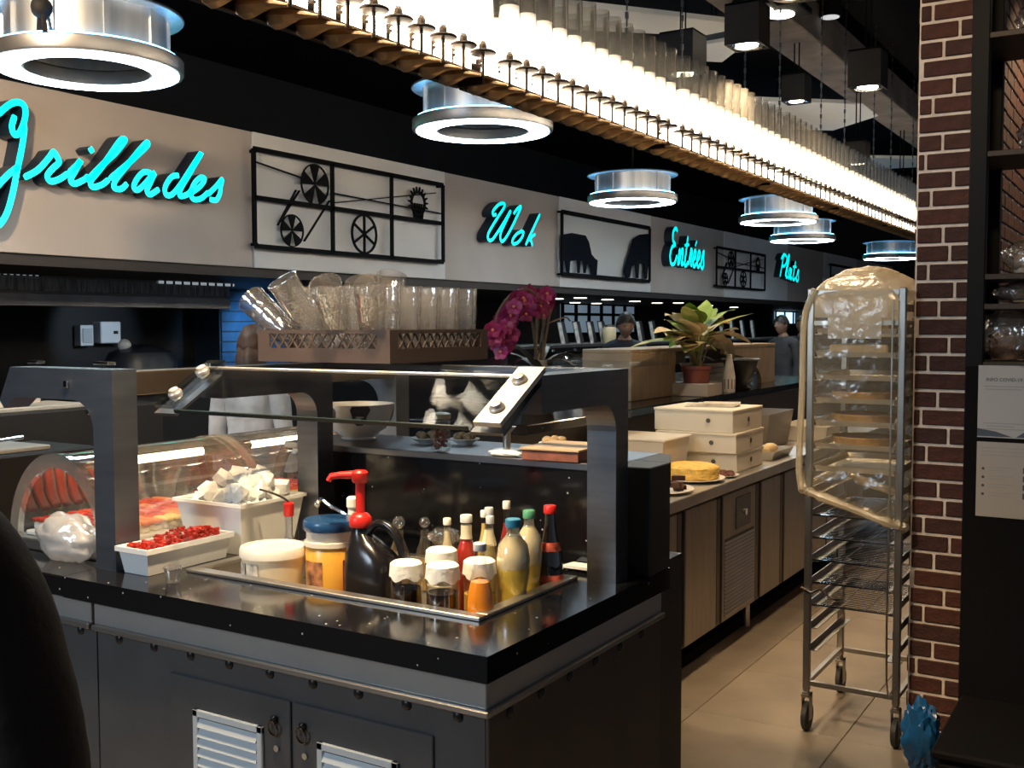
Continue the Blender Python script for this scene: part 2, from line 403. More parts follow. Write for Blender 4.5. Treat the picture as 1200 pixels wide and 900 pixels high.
o = struct('brickwork', bl, M_BRICK[1], colm); o['kind'] = 'stuff'

# ---------- overhead: beam along the hall, dark cross beam, white clouds, conduits
beam = struct('trim_2', MB().box(-2.98, 3.0, 4.0, -2.58, 28, 4.32, .01), mat('beam_concrete', (.20, .165, .14), .8, var=.25, scale=4, bump=.1))
struct('trim_3', MB().box(-3.6, 8.45, 4.02, -2.99, 8.75, 4.14), BLACK)
M_CLOUD = mat('white_cloud', (.86, .84, .80), .8, emit=None)
names = ['largest white ceiling cloud panel nearest, above the first black cube lamp', 'small white ceiling cloud panel just right of the first black cube lamp', 'long white pointed ceiling cloud panel behind the second black cube lamp', 'farthest white ceiling cloud panel, beside the brick wall end']
for k, P in enumerate((((650, 5), (690, 8), (884, 30), (823, 42), (690, 36), (650, 32)), ((828, 52), (886, 42), (846, 73), (828, 72)), ((838, 116), (1011, 122), (1029, 136), (976, 153), (900, 151), (850, 145)), ((1015, 185), (1075, 186), (1075, 196), (1015, 199)))):
    pts = [at(x, y, Z=3.99) for x, y in P]; off = 0
    mb = MB().prismZ([(p.x + off, p.y) for p in pts][::-1], 3.99, 4.03)
    c = sum(pts, Vector()) / len(pts)
    t = thing('ceiling_panel', names[k], 'ceiling panel', (c.x, c.y, 3.99))
    part('panel', mb, M_CLOUD, t)
    sus = MB()
    for p in pts[::2]:
        q = p * .7 + c * .3; sus.tube([(q.x, q.y, 4.03), (q.x, q.y, CEIL)], .006, 5)
    part('suspension_wires', sus, IRON, t)
for x, y0, z, dx in ((-1.55, 6.0, 4.2, .0), (-1.25, 5.0, 4.3, .15), (-.45, 6.2, 4.15, .0)):
    single('conduit', MB().tube([(x, y0, z), (x + dx, y0 + 5, z), (x + dx * 2, 26, z)], .022, 8), mat('conduit_grey', (.05, .05, .055), .5), 'thin dark conduit under the black ceiling, %s' % {-1.55: 'nearest the concrete beam', -1.25: 'second from the concrete beam', -.45: 'closest to the brick wall end'}[x], 'conduit', (x, y0, z))
# ================================================================== RING PENDANTS
M_ALU = mat('ring_aluminium', (.60, .62, .64), .38, 1.0, var=.10, scale=3, stretch=(8, 8, .6))
M_RIM = mat('ring_rim', (.30, .29, .29), .4, 1.0, var=.2, scale=4)
M_RING = glow('ring_light', (.66, .86, 1.0), 24.0)
M_BLUE = glow('ring_glow', (.16, .55, 1.0), 16.0)
def hang(t, loc):
    part('hanging_rod', MB().tube([(0, 0, .29), (0, 0, CEIL - loc[2])], .014, 8), IRON, t, False, True)
    part('ceiling_rose', MB().lathe([(.07, CEIL - loc[2] - .04), (.07, CEIL - loc[2])], n=16), IRON, t, True, True)
def ring_pendant(loc, label):
    t = thing('ring_pendant', label, 'pendant lamp', loc)
    n = 48
    part('lower_ring', MB().lathe([(.29, .005), (.45, .005), (.455, .015), (.455, .07), (.44, .08), (.30, .08), (.29, .07), (.29, .005)], n=n, capb=False, capt=False), M_RIM, t, True, True)
    part('light_ring', MB().lathe([(.305, .0), (.43, .0), (.43, .006), (.305, .006), (.305, 0)], n=n, capb=False, capt=False), M_RING, t, False, True)
    part('glow_strip', MB().lathe([(.395, .081), (.43, .081), (.43, .088), (.395, .088), (.395, .081)], n=n, capb=False, capt=False), M_BLUE, t, False, True)  # added emitter hidden from below, lights the drum and upper ring blue
    part('drum', MB().lathe([(.375, .078), (.375, .27), (.365, .27), (.365, .078)], n=n, capb=False, capt=False), M_ALU, t, True, True)
    part('upper_ring', MB().lathe([(.30, .27), (.455, .27), (.46, .275), (.455, .285), (.30, .285), (.30, .27)], n=n, capb=False, capt=False), M_ALU, t, True, True)
    for k in range(10):
        q = 2 * PI * k / 10 + .2
        part('rib', MB().bar((.380 * math.cos(q), .380 * math.sin(q), .078), (.380 * math.cos(q), .380 * math.sin(q), .27), .022, .02, (math.cos(q), math.sin(q), 0)), M_ALU, t, False, True)
    sp = MB().bar((-.32, 0, .295), (.32, 0, .295), .03, .02).bar((0, -.32, .295), (0, .32, .295), .03, .02)
    part('spider', sp, IRON, t, False, True)
    hang(t, loc)
    return t
rp = ring_pendant((-4.57, 3.47, 2.85), 'largest ring pendant, bright white ring under a drum, above the first cyan sign')
# fixing arm clamped on the nearest drum
cl = MB().tube([(-4.42, 3.10, 2.93), (-4.44, 3.12, 3.02), (-4.40, 3.10, 3.08)], .012, 6).ball((-4.41, 3.11, 3.05), .05, 10, 8).tube([(-4.36, 3.09, 2.93), (-4.39, 3.1, 3.03)], .012, 6)
part('clamp', cl, IRON, rp, True)
for loc, lb in (((-3.81, 5.87, 2.85), 'second ring pendant, white ring under a drum, partly behind the bronze chandelier'),
                ((-4.66, 9.96, 2.84), 'third ring pendant, hanging alone below the chandelier over the cow panel'),
                ((-3.92, 12.39, 2.80), 'fourth ring pendant, left one of the overlapping pair'),
                ((-4.41, 15.03, 2.78), 'fifth ring pendant, right and lower one of the overlapping pair'),
                ((-3.96, 18.6, 2.70), 'farthest ring pendant, just above the covered trolley')):
    t = dup(rp, loc, lb)
    for ch in list(t.children):
        if ch.name.startswith(('clamp', 'hanging_rod', 'ceiling_rose')): bpy.data.objects.remove(ch)
    hang(t, loc)

# ================================================================== GLASS TUBE CHANDELIER
M_BRONZE = mat('bronze', (.42, .27, .14), .40, .85, var=.30, scale=9)
M_DBRON = mat('dark_bronze', (.035, .022, .014), .4, .8)
M_FROST = glow('frosted_tube', (1.0, .88, .70), 9.0)
_nt = M_FROST.node_tree; _tc = _nt.nodes.new('ShaderNodeTexCoord'); _sx = _nt.nodes.new('ShaderNodeSeparateXYZ'); _mr = _nt.nodes.new('ShaderNodeMapRange'); _mr.interpolation_type = 'SMOOTHSTEP'
_nt.links.new(_tc.outputs['Object'], _sx.inputs[0]); _nt.links.new(_sx.outputs['Z'], _mr.inputs['Value'])
for _k, _v in (('From Min', .08), ('From Max', .238), ('To Min', 12.5), ('To Max', .90)): _mr.inputs[_k].default_value = _v
_nt.links.new(_mr.outputs[0], _nt.nodes['Principled BSDF'].inputs['Emission Strength'])
M_TUBE = thin('tube_glass', (.96, .96, .95), .06, .50, .06, haze=.05, hazecol=(1, .97, .93))
ch = thing('tube_chandelier', 'very long bronze chandelier of frosted glowing glass tubes under the dark ceiling', 'chandelier', (-2.45, 1.6, 2.6))
PITCH_T = .1385
disc_me = MB().lathe([(.012, -.006), (.052, -.002), (.055, .004), (.050, .010), (.014, .014)], n=16).lathe([(.016, .012), (.016, .034), (.010, .05)], n=10).mesh('disc', M_DBRON, True)
stem_me = MB().tube([(0, 0, -.085), (0, 0, 0)], .007, 6).mesh('stem', M_DBRON)
arm_me = MB().tube(catmull([(-.10, 0, -.07), (-.05, 0, -.095), (-.0, 0, -.085)], 4), .008, 6).mesh('arm', M_BRONZE, True)
fro_me = MB().lathe([(.030, .05), (.041, .055), (.041, .235), (.034, .238)], n=16).mesh('frosted_tube', M_FROST, True)
cle_me = MB().lathe([(.046, .03), (.046, .42), (.0435, .42), (.0435, .03)], n=16, capb=False, capt=False).mesh('clear_tube', M_TUBE, True)
low_me = MB().lathe([(.036, -.10), (.036, -.03), (.03, -.025)], n=12).mesh('frosted_tube', M_FROST, True)
ys = [3.654 - k * PITCH_T for k in range(16)][::-1]
mods = [ys]; y = 3.654 + .205
while y < 14.2:
    m_ = []
    for k in range(13): m_.append(y); y += PITCH_T if k < 12 else .205
    mods.append(m_)
ntube = 0
for mi, m_ in enumerate(mods):
    y0, y1 = m_[0] - .085, m_[-1] + .085
    # tray with a scalloped bronze underside
    tr = MB().box(-2.545, y0, 2.628, -2.43, y1, 2.638)
    mod = part('module', tr, M_BRONZE, ch)
    sc = MB()
    for yy in m_:
        path = [(-2.542, yy - .04, 2.618), (-2.52, yy - .045, 2.612), (-2.485, yy - .04, 2.610), (-2.44, yy - .02, 2.614), (-2.380, yy, 2.606)]
        sc.tube(catmull(path, 3), [.022, .030, .036, .040, .040, .038, .034, .028, .022, .016, .011, .008, .006][:13], 8)
    so = part('scallop', sc, M_BRONZE, mod, True)
    part('rail', MB().box(-2.572, y0, 2.592, -2.546, y1, 2.640, .004), M_DBRON, mod)
    end = part('end_bracket', MB().box(-2.57, y1 + .002, 2.595, -2.43, y1 + .02, 2.645), M_DBRON, mod)
    for yy in m_:
        for rx in (-2.37, -2.52):
            if rx < -2.5 and yy > 9.5: continue
            b = Vector((rx, yy, 2.69)) - wloc(ch)
            if yy > 11.6 and False: continue
            piece('disc', disc_me, mod, b)
            piece('stem', stem_me, mod, b)
            if rx > -2.4: piece('frosted_stub', low_me, mod, b + Vector((-.10, 0, .048)))
            piece('frosted_tube', fro_me, mod, b)
            piece('clear_tube', cle_me, mod, b); ntube += 1
    # two hanging chains a module
    for yy in (m_[2], m_[-3]):
        cm = MB(); z = 2.64; k = 0
        while z < CEIL:
            if k % 2: cm.box(-2.493, yy - .004, z, -2.487, yy + .004, z + .05)
            else: cm.box(-2.496, yy - .010, z, -2.484, yy + .010, z + .034)
            z += .042; k += 1
        part('chain', cm, mat('chain_steel', (.10, .10, .105), .4, .8), mod)

# ================================================================== CUBE PENDANTS
M_CUBE = mat('cube_black', (.012, .009, .008), .7, var=.2, scale=12)
M_LAMP = glow('lamp_face', (1.0, .90, .72), 14)
def cube_pendant(loc, s, label, energy, tgt=None, h=None):
    h = h or s * 1.15
    t = thing('cube_pendant', label, 'pendant lamp', loc)
    sh = MB(); a = s / 2
    for x0, x1, y0, y1 in ((-a, a, -a, -a + .012), (-a, a, a - .012, a), (-a, -a + .012, -a + .012, a - .012), (a - .012, a, -a + .012, a - .012)): sh.box(x0, y0, 0, x1, y1, h)
    sh.box(-a, -a, h - .012, a, a, h + .002)
    part('shade', sh, M_CUBE, t, False, True)
    part('reflector', MB().lathe([(a * .62, .012), (a * .80, .004), (a * .92, .002), (a * .92, .012)], n=20, capb=False, capt=False), CHROME, t, True, True)
    part('lamp', MB().lathe([(a * .62, .006), (a * .62, .014)], n=20), M_LAMP, t, False, True)
    rod = MB()
    for dx in (-.02, .02): rod.tube([(dx, 0, h), (dx, 0, CEIL - loc[2])], .006, 6)
    part('hanging_rods', rod, IRON, t, False, True)
    spot('cube_light', (loc[0], loc[1], loc[2] - .01), energy, 'warm', 1.75, .7, .06, tgt or (loc[0], loc[1], 0), t)
    return t
cube_pendant((-3.08, 7.44, 3.43), .26, 'first black cube pendant lamp, left of the others, above the chandelier tubes', 120)
cube_pendant((-2.75, 9.15, 3.50), .20, 'second black cube pendant lamp, hanging between two white ceiling panels', 50)
cube_pendant((-2.06, 8.74, 3.46), .25, 'large black cube pendant lamp beside the concrete beam, lit disc below', 90, (-1.6, 6.5, 0))
cube_pendant((-2.68, 11.0, 3.20), .20, 'small black cube pendant lamp low behind the chandelier tubes near the brick wall', 50)
cube_pendant((-2.85, 13.9, 3.20), .20, 'farthest black cube pendant lamp, half hidden at the brick wall edge', 40)
# the same lamps above the island and prep counter; further unseen ones added to brighten
cube_pendant((-1.62, 1.72, 2.78), .22, 'black cube pendant lamp above the bottle well of the island', 330, (-1.75, 2.35, .95))
cube_pendant((-2.95, 1.95, 2.90), .22, 'black cube pendant lamp above the glass food cases', 110, (-2.5, 2.4, 1.0))
cube_pendant((-1.45, 4.75, 3.05), .22, 'black cube pendant lamp above the prep counter and trolley', 115, (-1.6, 5.2, .8))
cube_pendant((-.45, 2.9, 3.0), .22, 'added unseen black cube pendant lamp above the near end of the trolley aisle', 50, (-1.0, 4.5, 1.8))  # added out of view to brighten the brick column, trolley and shelf
cube_pendant((-.15, 5.6, 3.25), .22, 'added unseen black cube pendant lamp behind the black shelving unit', 110, (-.6, 5.5, 2.2))  # added out of view to light the brick return wall
cube_pendant((-2.10, 1.55, 2.84), .20, 'added unseen black cube pendant lamp above the white ice bucket', 200, (-2.44, 2.36, 1.05))  # extra lamp added out of view to brighten the ice
cube_pendant((-2.3, 6.6, 3.35), .22, 'black cube pendant lamp above the plant on the raised ledge', 220, (-2.5, 6.6, 1.1))
cube_pendant((-4.15, 2.1, 3.3), .22, 'added unseen black cube pendant lamp out to the left, lighting the first sign', 420, (-6.33, 4.9, 2.35))  # added out of view to warm and brighten the first sign panel
# twin downlight fixed under the beam
tw = thing('twin_downlight', 'twin round white downlight fixed under the concrete beam at the top', 'downlight', (-2.72, 8.1, 4.0))
p = at(902, 12, Z=3.93)
tw.location = (p.x, p.y, 4.0)
part('housing', MB().box(-.24, -.16, -.06, .22, .34, 0, .01), IRON, tw, False, True)
for dx, dy in ((-.08, 0), (.03, .17)): part('lamp', MB().lathe([(.10, -.072), (.10, -.06)], c=(dx, dy, 0), n=18), M_LAMP, tw, False, True)
p = at(973, 20, Z=4.2); t2 = thing('track_spotlight', 'small dim spotlight under the black ceiling right of the concrete beam', 'spotlight', (p.x, p.y, 4.2))
part('housing', MB().lathe([(.09, 0), (.09, .16), (.03, .18), (.03, .3)], n=16), IRON, t2, True, True)
part('lens', MB().lathe([(.075, -.004), (.075, 0)], n=16), glow('dim_lens', (.8, .85, .9), .6), t2, False, True)
# ================================================================== CYAN SCRIPT SIGNS AND METAL ART ON THE BULKHEAD
M_CYAN = glow('cyan_face', (0.0, .88, .88), 1.05)
M_NAVY = mat('navy_side', (.012, .028, .055), .4)
SX = -6.20
def stroke(mb, pts, w, x1=SX, x0=BX - .004, k=6):
    P = [(p[0], p[1]) for p in catmull([(a, b, 0) for a, b in pts], k)] if len(pts) > 2 else pts
    L_, R_ = [], []
    for i, p in enumerate(P):
        a = P[max(i - 1, 0)]; b = P[min(i + 1, len(P) - 1)]; t = Vector((b[0] - a[0], b[1] - a[1])); t = t.normalized() if t.length > 1e-6 else Vector((1, 0))
        n = Vector((-t.y, t.x)); e = w * (.72 if i in (0, len(P) - 1) else 1.0) / 2
        L_.append((p[0] + n.x * e, p[1] + n.y * e)); R_.append((p[0] - n.x * e, p[1] - n.y * e))
    n = len(P)
    vs = [(x1, *q) for q in L_] + [(x1, *q) for q in R_] + [(x0, *q) for q in L_] + [(x0, *q) for q in R_]
    fs_f, fs_s = [], []
    for i in range(n - 1):
        fs_f.append((i, n + i, n + i + 1, i + 1)); fs_s.append((2 * n + i, 2 * n + i + 1, 3 * n + i + 1, 3 * n + i))
        fs_s.append((i, i + 1, 2 * n + i + 1, 2 * n + i)); fs_s.append((n + i, 3 * n + i, 3 * n + i + 1, n + i + 1))
    fs_s += [(0, 2 * n, 3 * n, n), (n - 1, 2 * n - 1, 4 * n - 1, 3 * n - 1)]
    o = len(mb.v); mb.v += vs
    for f in fs_f: mb.f.append(tuple(i + o for i in f)); mb.m.append(0)
    for f in fs_s: mb.f.append(tuple(i + o for i in f)); mb.m.append(1)
def from_zoom(pts, sc, ox, oy):
    out = []
    for x, y in pts:
        p = at(ox + x / sc, oy + y / sc, X=SX); out.append((p.y, p.z))
    return out
def sign(label, letters, w, sc, ox, oy, loc):
    t = thing('script_sign', label, 'sign', loc)
    for strokes in letters:
        mb = MB()
        for s_ in strokes:
            q = from_zoom(s_, sc, ox, oy)
            stroke(mb, q, w)
        part('letter', mb, [M_CYAN, M_NAVY], t)
    return t
def dot(x, y, r=17): return [(x - r * .6, y + 8), (x, y), (x + r * .6, y - 8)]
G = [[(-75, 260), (-50, 190), (0, 135), (60, 90), (108, 90), (128, 125), (122, 180), (98, 238), (72, 246), (60, 205), (75, 150)],
     [(126, 200), (112, 300), (88, 420), (64, 540), (35, 640), (-5, 700), (-50, 690), (-70, 620), (-30, 530), (40, 450), (98, 405)]]
r_ = [[(120, 464), (190, 425), (245, 365), (268, 335), (288, 362), (296, 388), (262, 420), (238, 455), (255, 482), (300, 470), (345, 440)]]
i_ = [[(345, 440), (385, 402), (405, 378), (378, 430), (355, 475), (375, 494), (420, 475), (445, 455)], dot(458, 325)]
l1 = [[(435, 480), (500, 412), (575, 345), (622, 288), (628, 272), (605, 275), (555, 345), (500, 425), (457, 480), (465, 510), (510, 500), (548, 472)]]
l2 = [[(550, 470), (620, 412), (700, 342), (742, 300), (735, 288), (700, 325), (640, 400), (585, 470), (572, 512), (608, 520), (640, 492)]]
a_ = [[(765, 442), (722, 436), (688, 470), (672, 510), (692, 525), (732, 490), (775, 440), (755, 490), (738, 528), (755, 548), (800, 520)]]
d_ = [[(900, 452), (862, 460), (830, 510), (834, 548), (864, 548), (905, 500), (960, 415), (1012, 338), (955, 440), (908, 520), (905, 556), (940, 548), (965, 525)]]
e_ = [[(952, 545), (1000, 512), (1028, 474), (1010, 462), (978, 490), (958, 540), (972, 572), (1010, 568), (1048, 535)]]
s_ = [[(1042, 550), (1085, 508), (1115, 472), (1108, 510), (1104, 545), (1085, 576), (1052, 572)]]
sign('large cyan script sign reading Grillades, standing off the taupe bulkhead', [G, r_, i_, l1, l2, a_, d_, e_, s_], .042, 4.2857, 0, 100, (BX, 4.2, 2.4))
W = [[(412, 206), (388, 214), (386, 182), (430, 132), (468, 122), (474, 150), (430, 220), (380, 300), (348, 360), (348, 402), (376, 408), (420, 350), (480, 255), (524, 178)],
     [(524, 178), (482, 270), (447, 350), (444, 405), (466, 415), (510, 350), (560, 250), (602, 152), (578, 162), (546, 205)]]
o_ = [[(606, 340), (570, 362), (540, 404), (540, 436), (572, 432), (606, 396), (622, 358), (608, 338), (628, 350)]]
k_ = [[(752, 205), (708, 300), (668, 385), (640, 450)], [(660, 412), (686, 384), (716, 362)], [(672, 402), (686, 424), (692, 456)]]
sign('small cyan script sign reading Wok on the grey bulkhead', [W, o_, k_], .037, 6.667, 520, 220, (BX, 9.9, 2.5))
# generic slanted script letters in a unit box, x right, y up (x-height .5), for the two far signs
SC = {'E': [[(.75, .92), (.55, 1.0), (.30, .88), (.32, .66), (.55, .56), (.25, .48), (.08, .25), (.22, .03), (.55, .05), (.80, .28)]],
      'P': [[(.45, .95), (.30, .5), (.12, .0)], [(.15, .75), (.45, .98), (.85, .92), (.85, .68), (.60, .50), (.35, .48)]],
      'n': [[(.0, .0), (.15, .45), (.10, .05), (.35, .42), (.50, .42), (.42, .05), (.62, .10)]],
      't': [[(.35, .85), (.20, .40), (.10, .06), (.28, .03), (.45, .15)], [(.02, .58), (.52, .62)]],
      'r': [[(.0, .05), (.18, .38), (.22, .50), (.36, .44), (.26, .10), (.42, .05)]],
      'e': [[(.02, .18), (.30, .30), (.34, .46), (.18, .46), (.06, .18), (.20, .02), (.45, .14)]],
      'é': [[(.02, .18), (.30, .30), (.34, .46), (.18, .46), (.06, .18), (.20, .02), (.45, .14)], [(.24, .60), (.40, .76)]],
      's': [[(.0, .06), (.28, .50), (.32, .30), (.36, .10), (.20, .0), (.04, .06)]],
      'l': [[(.0, .08), (.30, .60), (.42, .98), (.28, .96), (.14, .40), (.14, .06), (.34, .08)]],
      'a': [[(.36, .42), (.20, .46), (.04, .22), (.10, .04), (.28, .18), (.40, .46), (.32, .12), (.40, .02), (.54, .12)]]}
ADV = {'E': .86, 'P': .74, 'n': .60, 't': .48, 'r': .42, 'e': .44, 'é': .44, 's': .40, 'l': .36, 'a': .54}
def sign2(label, word, x0, x1, yb0, yb1, hpx, loc, w):
    t = thing('script_sign', label, 'sign', loc); tot = sum(ADV[c] for c in word); u = 0
    pL = at(x0, yb0, X=SX); pR = at(x1, yb1, X=SX); top = at(x0, yb0 - hpx, X=SX); H_ = top.z - pL.z
    for c in word:
        mb = MB()
        for st in SC[c]:
            q = []
            for x, y in st:
                f_ = (u + x * .95 + y * .12) / tot; q.append((pL.y + (pR.y - pL.y) * f_, pL.z + (pR.z - pL.z) * f_ + y * H_))
            stroke(mb, q, w)
        part('letter', mb, [M_CYAN, M_NAVY], t); u += ADV[c]
sign2('small cyan script sign reading Entrées, right of the cow panel', 'Entrées', 784, 825, 310, 315, 44, (BX, 14.8, 2.4), .055)
sign2('farthest cyan script sign reading Plats, left of the covered trolley', 'Plats', 913, 936, 324, 330, 28, (BX, 21, 2.4), .058)

# ---------- metal art frames
FXa, FXb = BX + .05, BX + .07
def yz(x, y, X=None): p = at(x, y, X=X or FXb); return (p.y, p.z)
def fbar(mb, a, b, w=.035):
    a = Vector((FXb, *a)); b = Vector((FXb, *b)); mb.bar(a, b, .02, w, (0, b.z - a.z, -(b.y - a.y)))
def flat(mb, poly, x0=None, x1=None): mb.prismX(poly, x0 or FXb - .006, x1 or FXb + .006)
def ringpoly(mb, c, r, w, n=28, x=None):
    x = x or FXb; vs = []; 
    for k in range(n):
        q = 2 * PI * k / n
        for rr in (r, r - w):
            for dx in (-.008, .008): vs.append((x + dx, c[0] + rr * math.cos(q), c[1] + rr * math.sin(q)))
    fs = []
    for k in range(n):
        a = 4 * k; b = 4 * ((k + 1) % n); fs += [(a, b, b + 1, a + 1), (a + 2, a + 3, b + 3, b + 2), (a, a + 2, b + 2, b), (a + 1, b + 1, b + 3, a + 3)]
    mb._add(vs, fs)
def fan(c, r):
    mb = MB(); ringpoly(mb, c, r, r * .05)
    for k in range(5):
        q = 2 * PI * k / 5 + PI / 2 - .32; flat(mb, [c] + [(c[0] + r * math.cos(q + .70 * j / 4), c[1] + r * math.sin(q + .70 * j / 4)) for j in range(5)])
    return mb
def wheel(c, r, n=6, w=.10):
    mb = MB(); ringpoly(mb, c, r, r * w)
    for k in range(n // 2):
        q = PI * k / (n // 2) + PI / 2; fbar(mb, (c[0] - r * .95 * math.cos(q), c[1] - r * .95 * math.sin(q)), (c[0] + r * .95 * math.cos(q), c[1] + r * .95 * math.sin(q)), .016)
    return mb
def studs(mb, pts):
    for y, z in pts: mb.box(BX + .008, y - .012, z - .012, FXb, y + .012, z + .012)
def machine_art(label, Y0, Y1, zb, zt, far=False):
    t = thing('metal_art', label, 'wall art', (BX + .012, Y0, zb))
    W_ = Y1 - Y0; H_ = zt - zb; P = lambda u, v: (Y0 + u * W_, zt - v * H_)
    fr = MB()
    for a, b in (((0, 0), (1, 0)), ((0, 1), (1, 1)), ((0, 0), (0, 1)), ((1, 0), (1, 1)), ((.36, 0), (.36, 1)), ((.68, 0), (.68, 1)), ((0, .50), (1, .50))): fbar(fr, P(*a), P(*b), .038)
    studs(fr, [P(.01, .02), P(.99, .02), P(.01, .98), P(.99, .98), P(.36, .5), P(.68, .5)])
    part('frame', fr, IRON, t)
    part('fan_wheel', fan(P(.275, .265), H_ * .225), IRON, t)
    part('fan_wheel', fan(P(.165, .80), H_ * .175), IRON, t)
    part('spoked_wheel', wheel(P(.525, .75), H_ * .235), IRON, t)
    g = MB(); c = P(.84, .29); r0 = H_ * .155; ringpoly(g, c, r0, r0 * .18)
    for k in range(12):
        q = -.25 + k * (PI + .5) / 11; flat(g, [(c[0] + rr * math.cos(q + dq), c[1] + rr * math.sin(q + dq)) for rr, dq in ((r0 * .95, -.11), (r0 * 1.35, -.04), (r0 * 1.35, .04), (r0 * .95, .11))])
    for k in range(6): fbar(g, (c[0] - r0 * .8 + k * r0 * .32, c[1]), (c[0] - r0 * .5 + k * r0 * .2, P(0, .5)[1]), .008)
    part('gear', g, IRON, t)
    b = MB()
    for a, d in (((0, .13), (.22, .22)), ((.36, .33), (1, .78 * .48)), ((.36, .44), (.95, .12)), ((.20, .36), (.11, .72)), ((.345, .42), (.22, .90)), ((.185, .36), (.10, .76))): fbar(b, P(*a), P(*d), .010)
    part('belts', b, IRON, t)
a = yz(297, 174); b = yz(519, 220); c = yz(298.5, 289); d = yz(519.5, 309)
machine_art('black metal art of belts, fans and a gear beside the first cyan sign', a[0], b[0], c[1] + .005, a[1])
a = yz(834, 283); b = yz(895, 297)
machine_art('far black metal art of wheels and belts between Entrées and Plats', 16.60, 19.05, 2.24, 2.87)
def silhouette(label, Y0, Y1, zb, zt, polys, kind):
    t = thing('metal_art', label, 'wall art', (BX + .012, Y0, zb)); fr = MB()
    for a, b in (((Y0, zb), (Y1, zb)), ((Y0, zt), (Y1, zt)), ((Y0, zb), (Y0, zt)), ((Y1, zb), (Y1, zt))): fbar(fr, a, b, .05)
    studs(fr, [(Y0, zb), (Y1, zb), (Y0, zt), (Y1, zt)])
    part('frame', fr, IRON, t)
    part('backing', MB().box(BX + .012, Y0, zb, BX + .022, Y1, zt), mat('pale_blue_panel', (.82, .87, .90), .5), t)
    for pl in polys:
        mb = MB(); flat(mb, pl); bmesh_fix = mb
        part(kind, mb, mat('silhouette_navy', (.010, .014, .024), .8, spec=.1), t)
cow1 = [(659, 275), (670, 273), (686, 276), (690, 284), (693, 298), (697, 303), (700, 305), (699, 322), (694, 323), (691, 310), (688, 307), (686, 320), (684, 320), (683, 306), (680, 306), (679, 320), (677, 320), (676, 305), (668, 306), (667, 320), (664, 320), (662, 306), (659, 305)]
cow2 = [(760, 274), (750, 275), (742, 280), (739, 290), (735, 304), (731, 318), (733, 326), (738, 325), (740, 313), (744, 308), (745, 326), (748, 326), (749, 309), (754, 309), (755, 327), (758, 327), (760, 302)]
a = yz(658.5, 248); b = yz(761.5, 266); c = yz(658.5, 321); d = yz(761.5, 330)
def hull(P): return [yz(*p) for p in P]
silhouette('metal art of two dark grazing cows on a pale lit panel', a[0], b[0], (c[1] + d[1]) / 2 + .0, a[1], [hull(cow1), hull(cow2)], 'cow')
silhouette('farthest metal art, dark silhouette on a pale panel, half behind the covered trolley', 23.5, 25.8, 2.25, 2.92, [[(23.6, 2.27), (23.6, 2.62), (23.8, 2.72), (24.15, 2.68), (24.35, 2.45), (24.3, 2.27)]], 'silhouette')
# ================================================================== ISLAND: cabinets, granite, well, riser
AX, AY, TZ = -1.174, 1.819, .92
# cabinets
def cabinet(label, x0, x1, right=False):
    t = thing('cabinet', label, 'cabinet', (x0, AY, 0))
    part('body', MB().box(x0, AY + .031, .05, x1, 2.74, .78), GREY, t)
    part('plinth', MB().box(x0, AY + .07, 0, x1 - (.05 if right else 0), 2.70, .05), BLACK, t)
    part('steel_band', MB().box(x0 + .003, AY + .018, .80, x1 + (.012 if right else -.003), AY + .030, .862, .002), STEEL_H, t)
    part('steel_lip', MB().box(x0 + .003, AY + .006, .785, x1 + (.024 if right else -.003), AY + .031, .80, .003), STEEL, t)
    return t
cabL = cabinet('grey front cabinet left of the vertical seam, under the black granite', -3.35, -2.455)
cabR = cabinet('grey front cabinet with two louvred doors under the black granite corner', -2.449, -1.2, True)
part('side_panel', MB().box(-1.2, AY + .031, .05, -1.189, 2.74, .782, .002), BROWNP, cabR)
part('steel_band', MB().box(-1.2, AY + .031, .80, -1.188, 2.742, .862, .002), STEEL_H, cabR)
part('steel_lip', MB().box(-1.2, AY + .031, .785, -1.176, 2.742, .80, .003), STEEL, cabR)
riv = MB().ball((0, 0, 0), .0135, 12, 8, sy=.6).mesh('rivet', mat('rivet_dark', (.03, .03, .032), .35, .7), True)
for k in range(9): piece('rivet', riv, cabR, Vector((-2.36 + k * .1365, AY + .031, .7685)) - wloc(cabR))
for k in range(4): piece('rivet', riv, cabL, Vector((-2.52 - k * .1365, AY + .031, .7685)) - wloc(cabL))
rivs = MB().ball((0, 0, 0), .0135, 12, 8, sx=.6).mesh('rivet', MATS['rivet_dark'], True)
for k in range(6): piece('rivet', rivs, cabR, Vector((-1.188, 1.93 + k * .1365, .7685)) - wloc(cabR))
M_LOUV = mat('louvre_paint', (.50, .56, .60), .45)
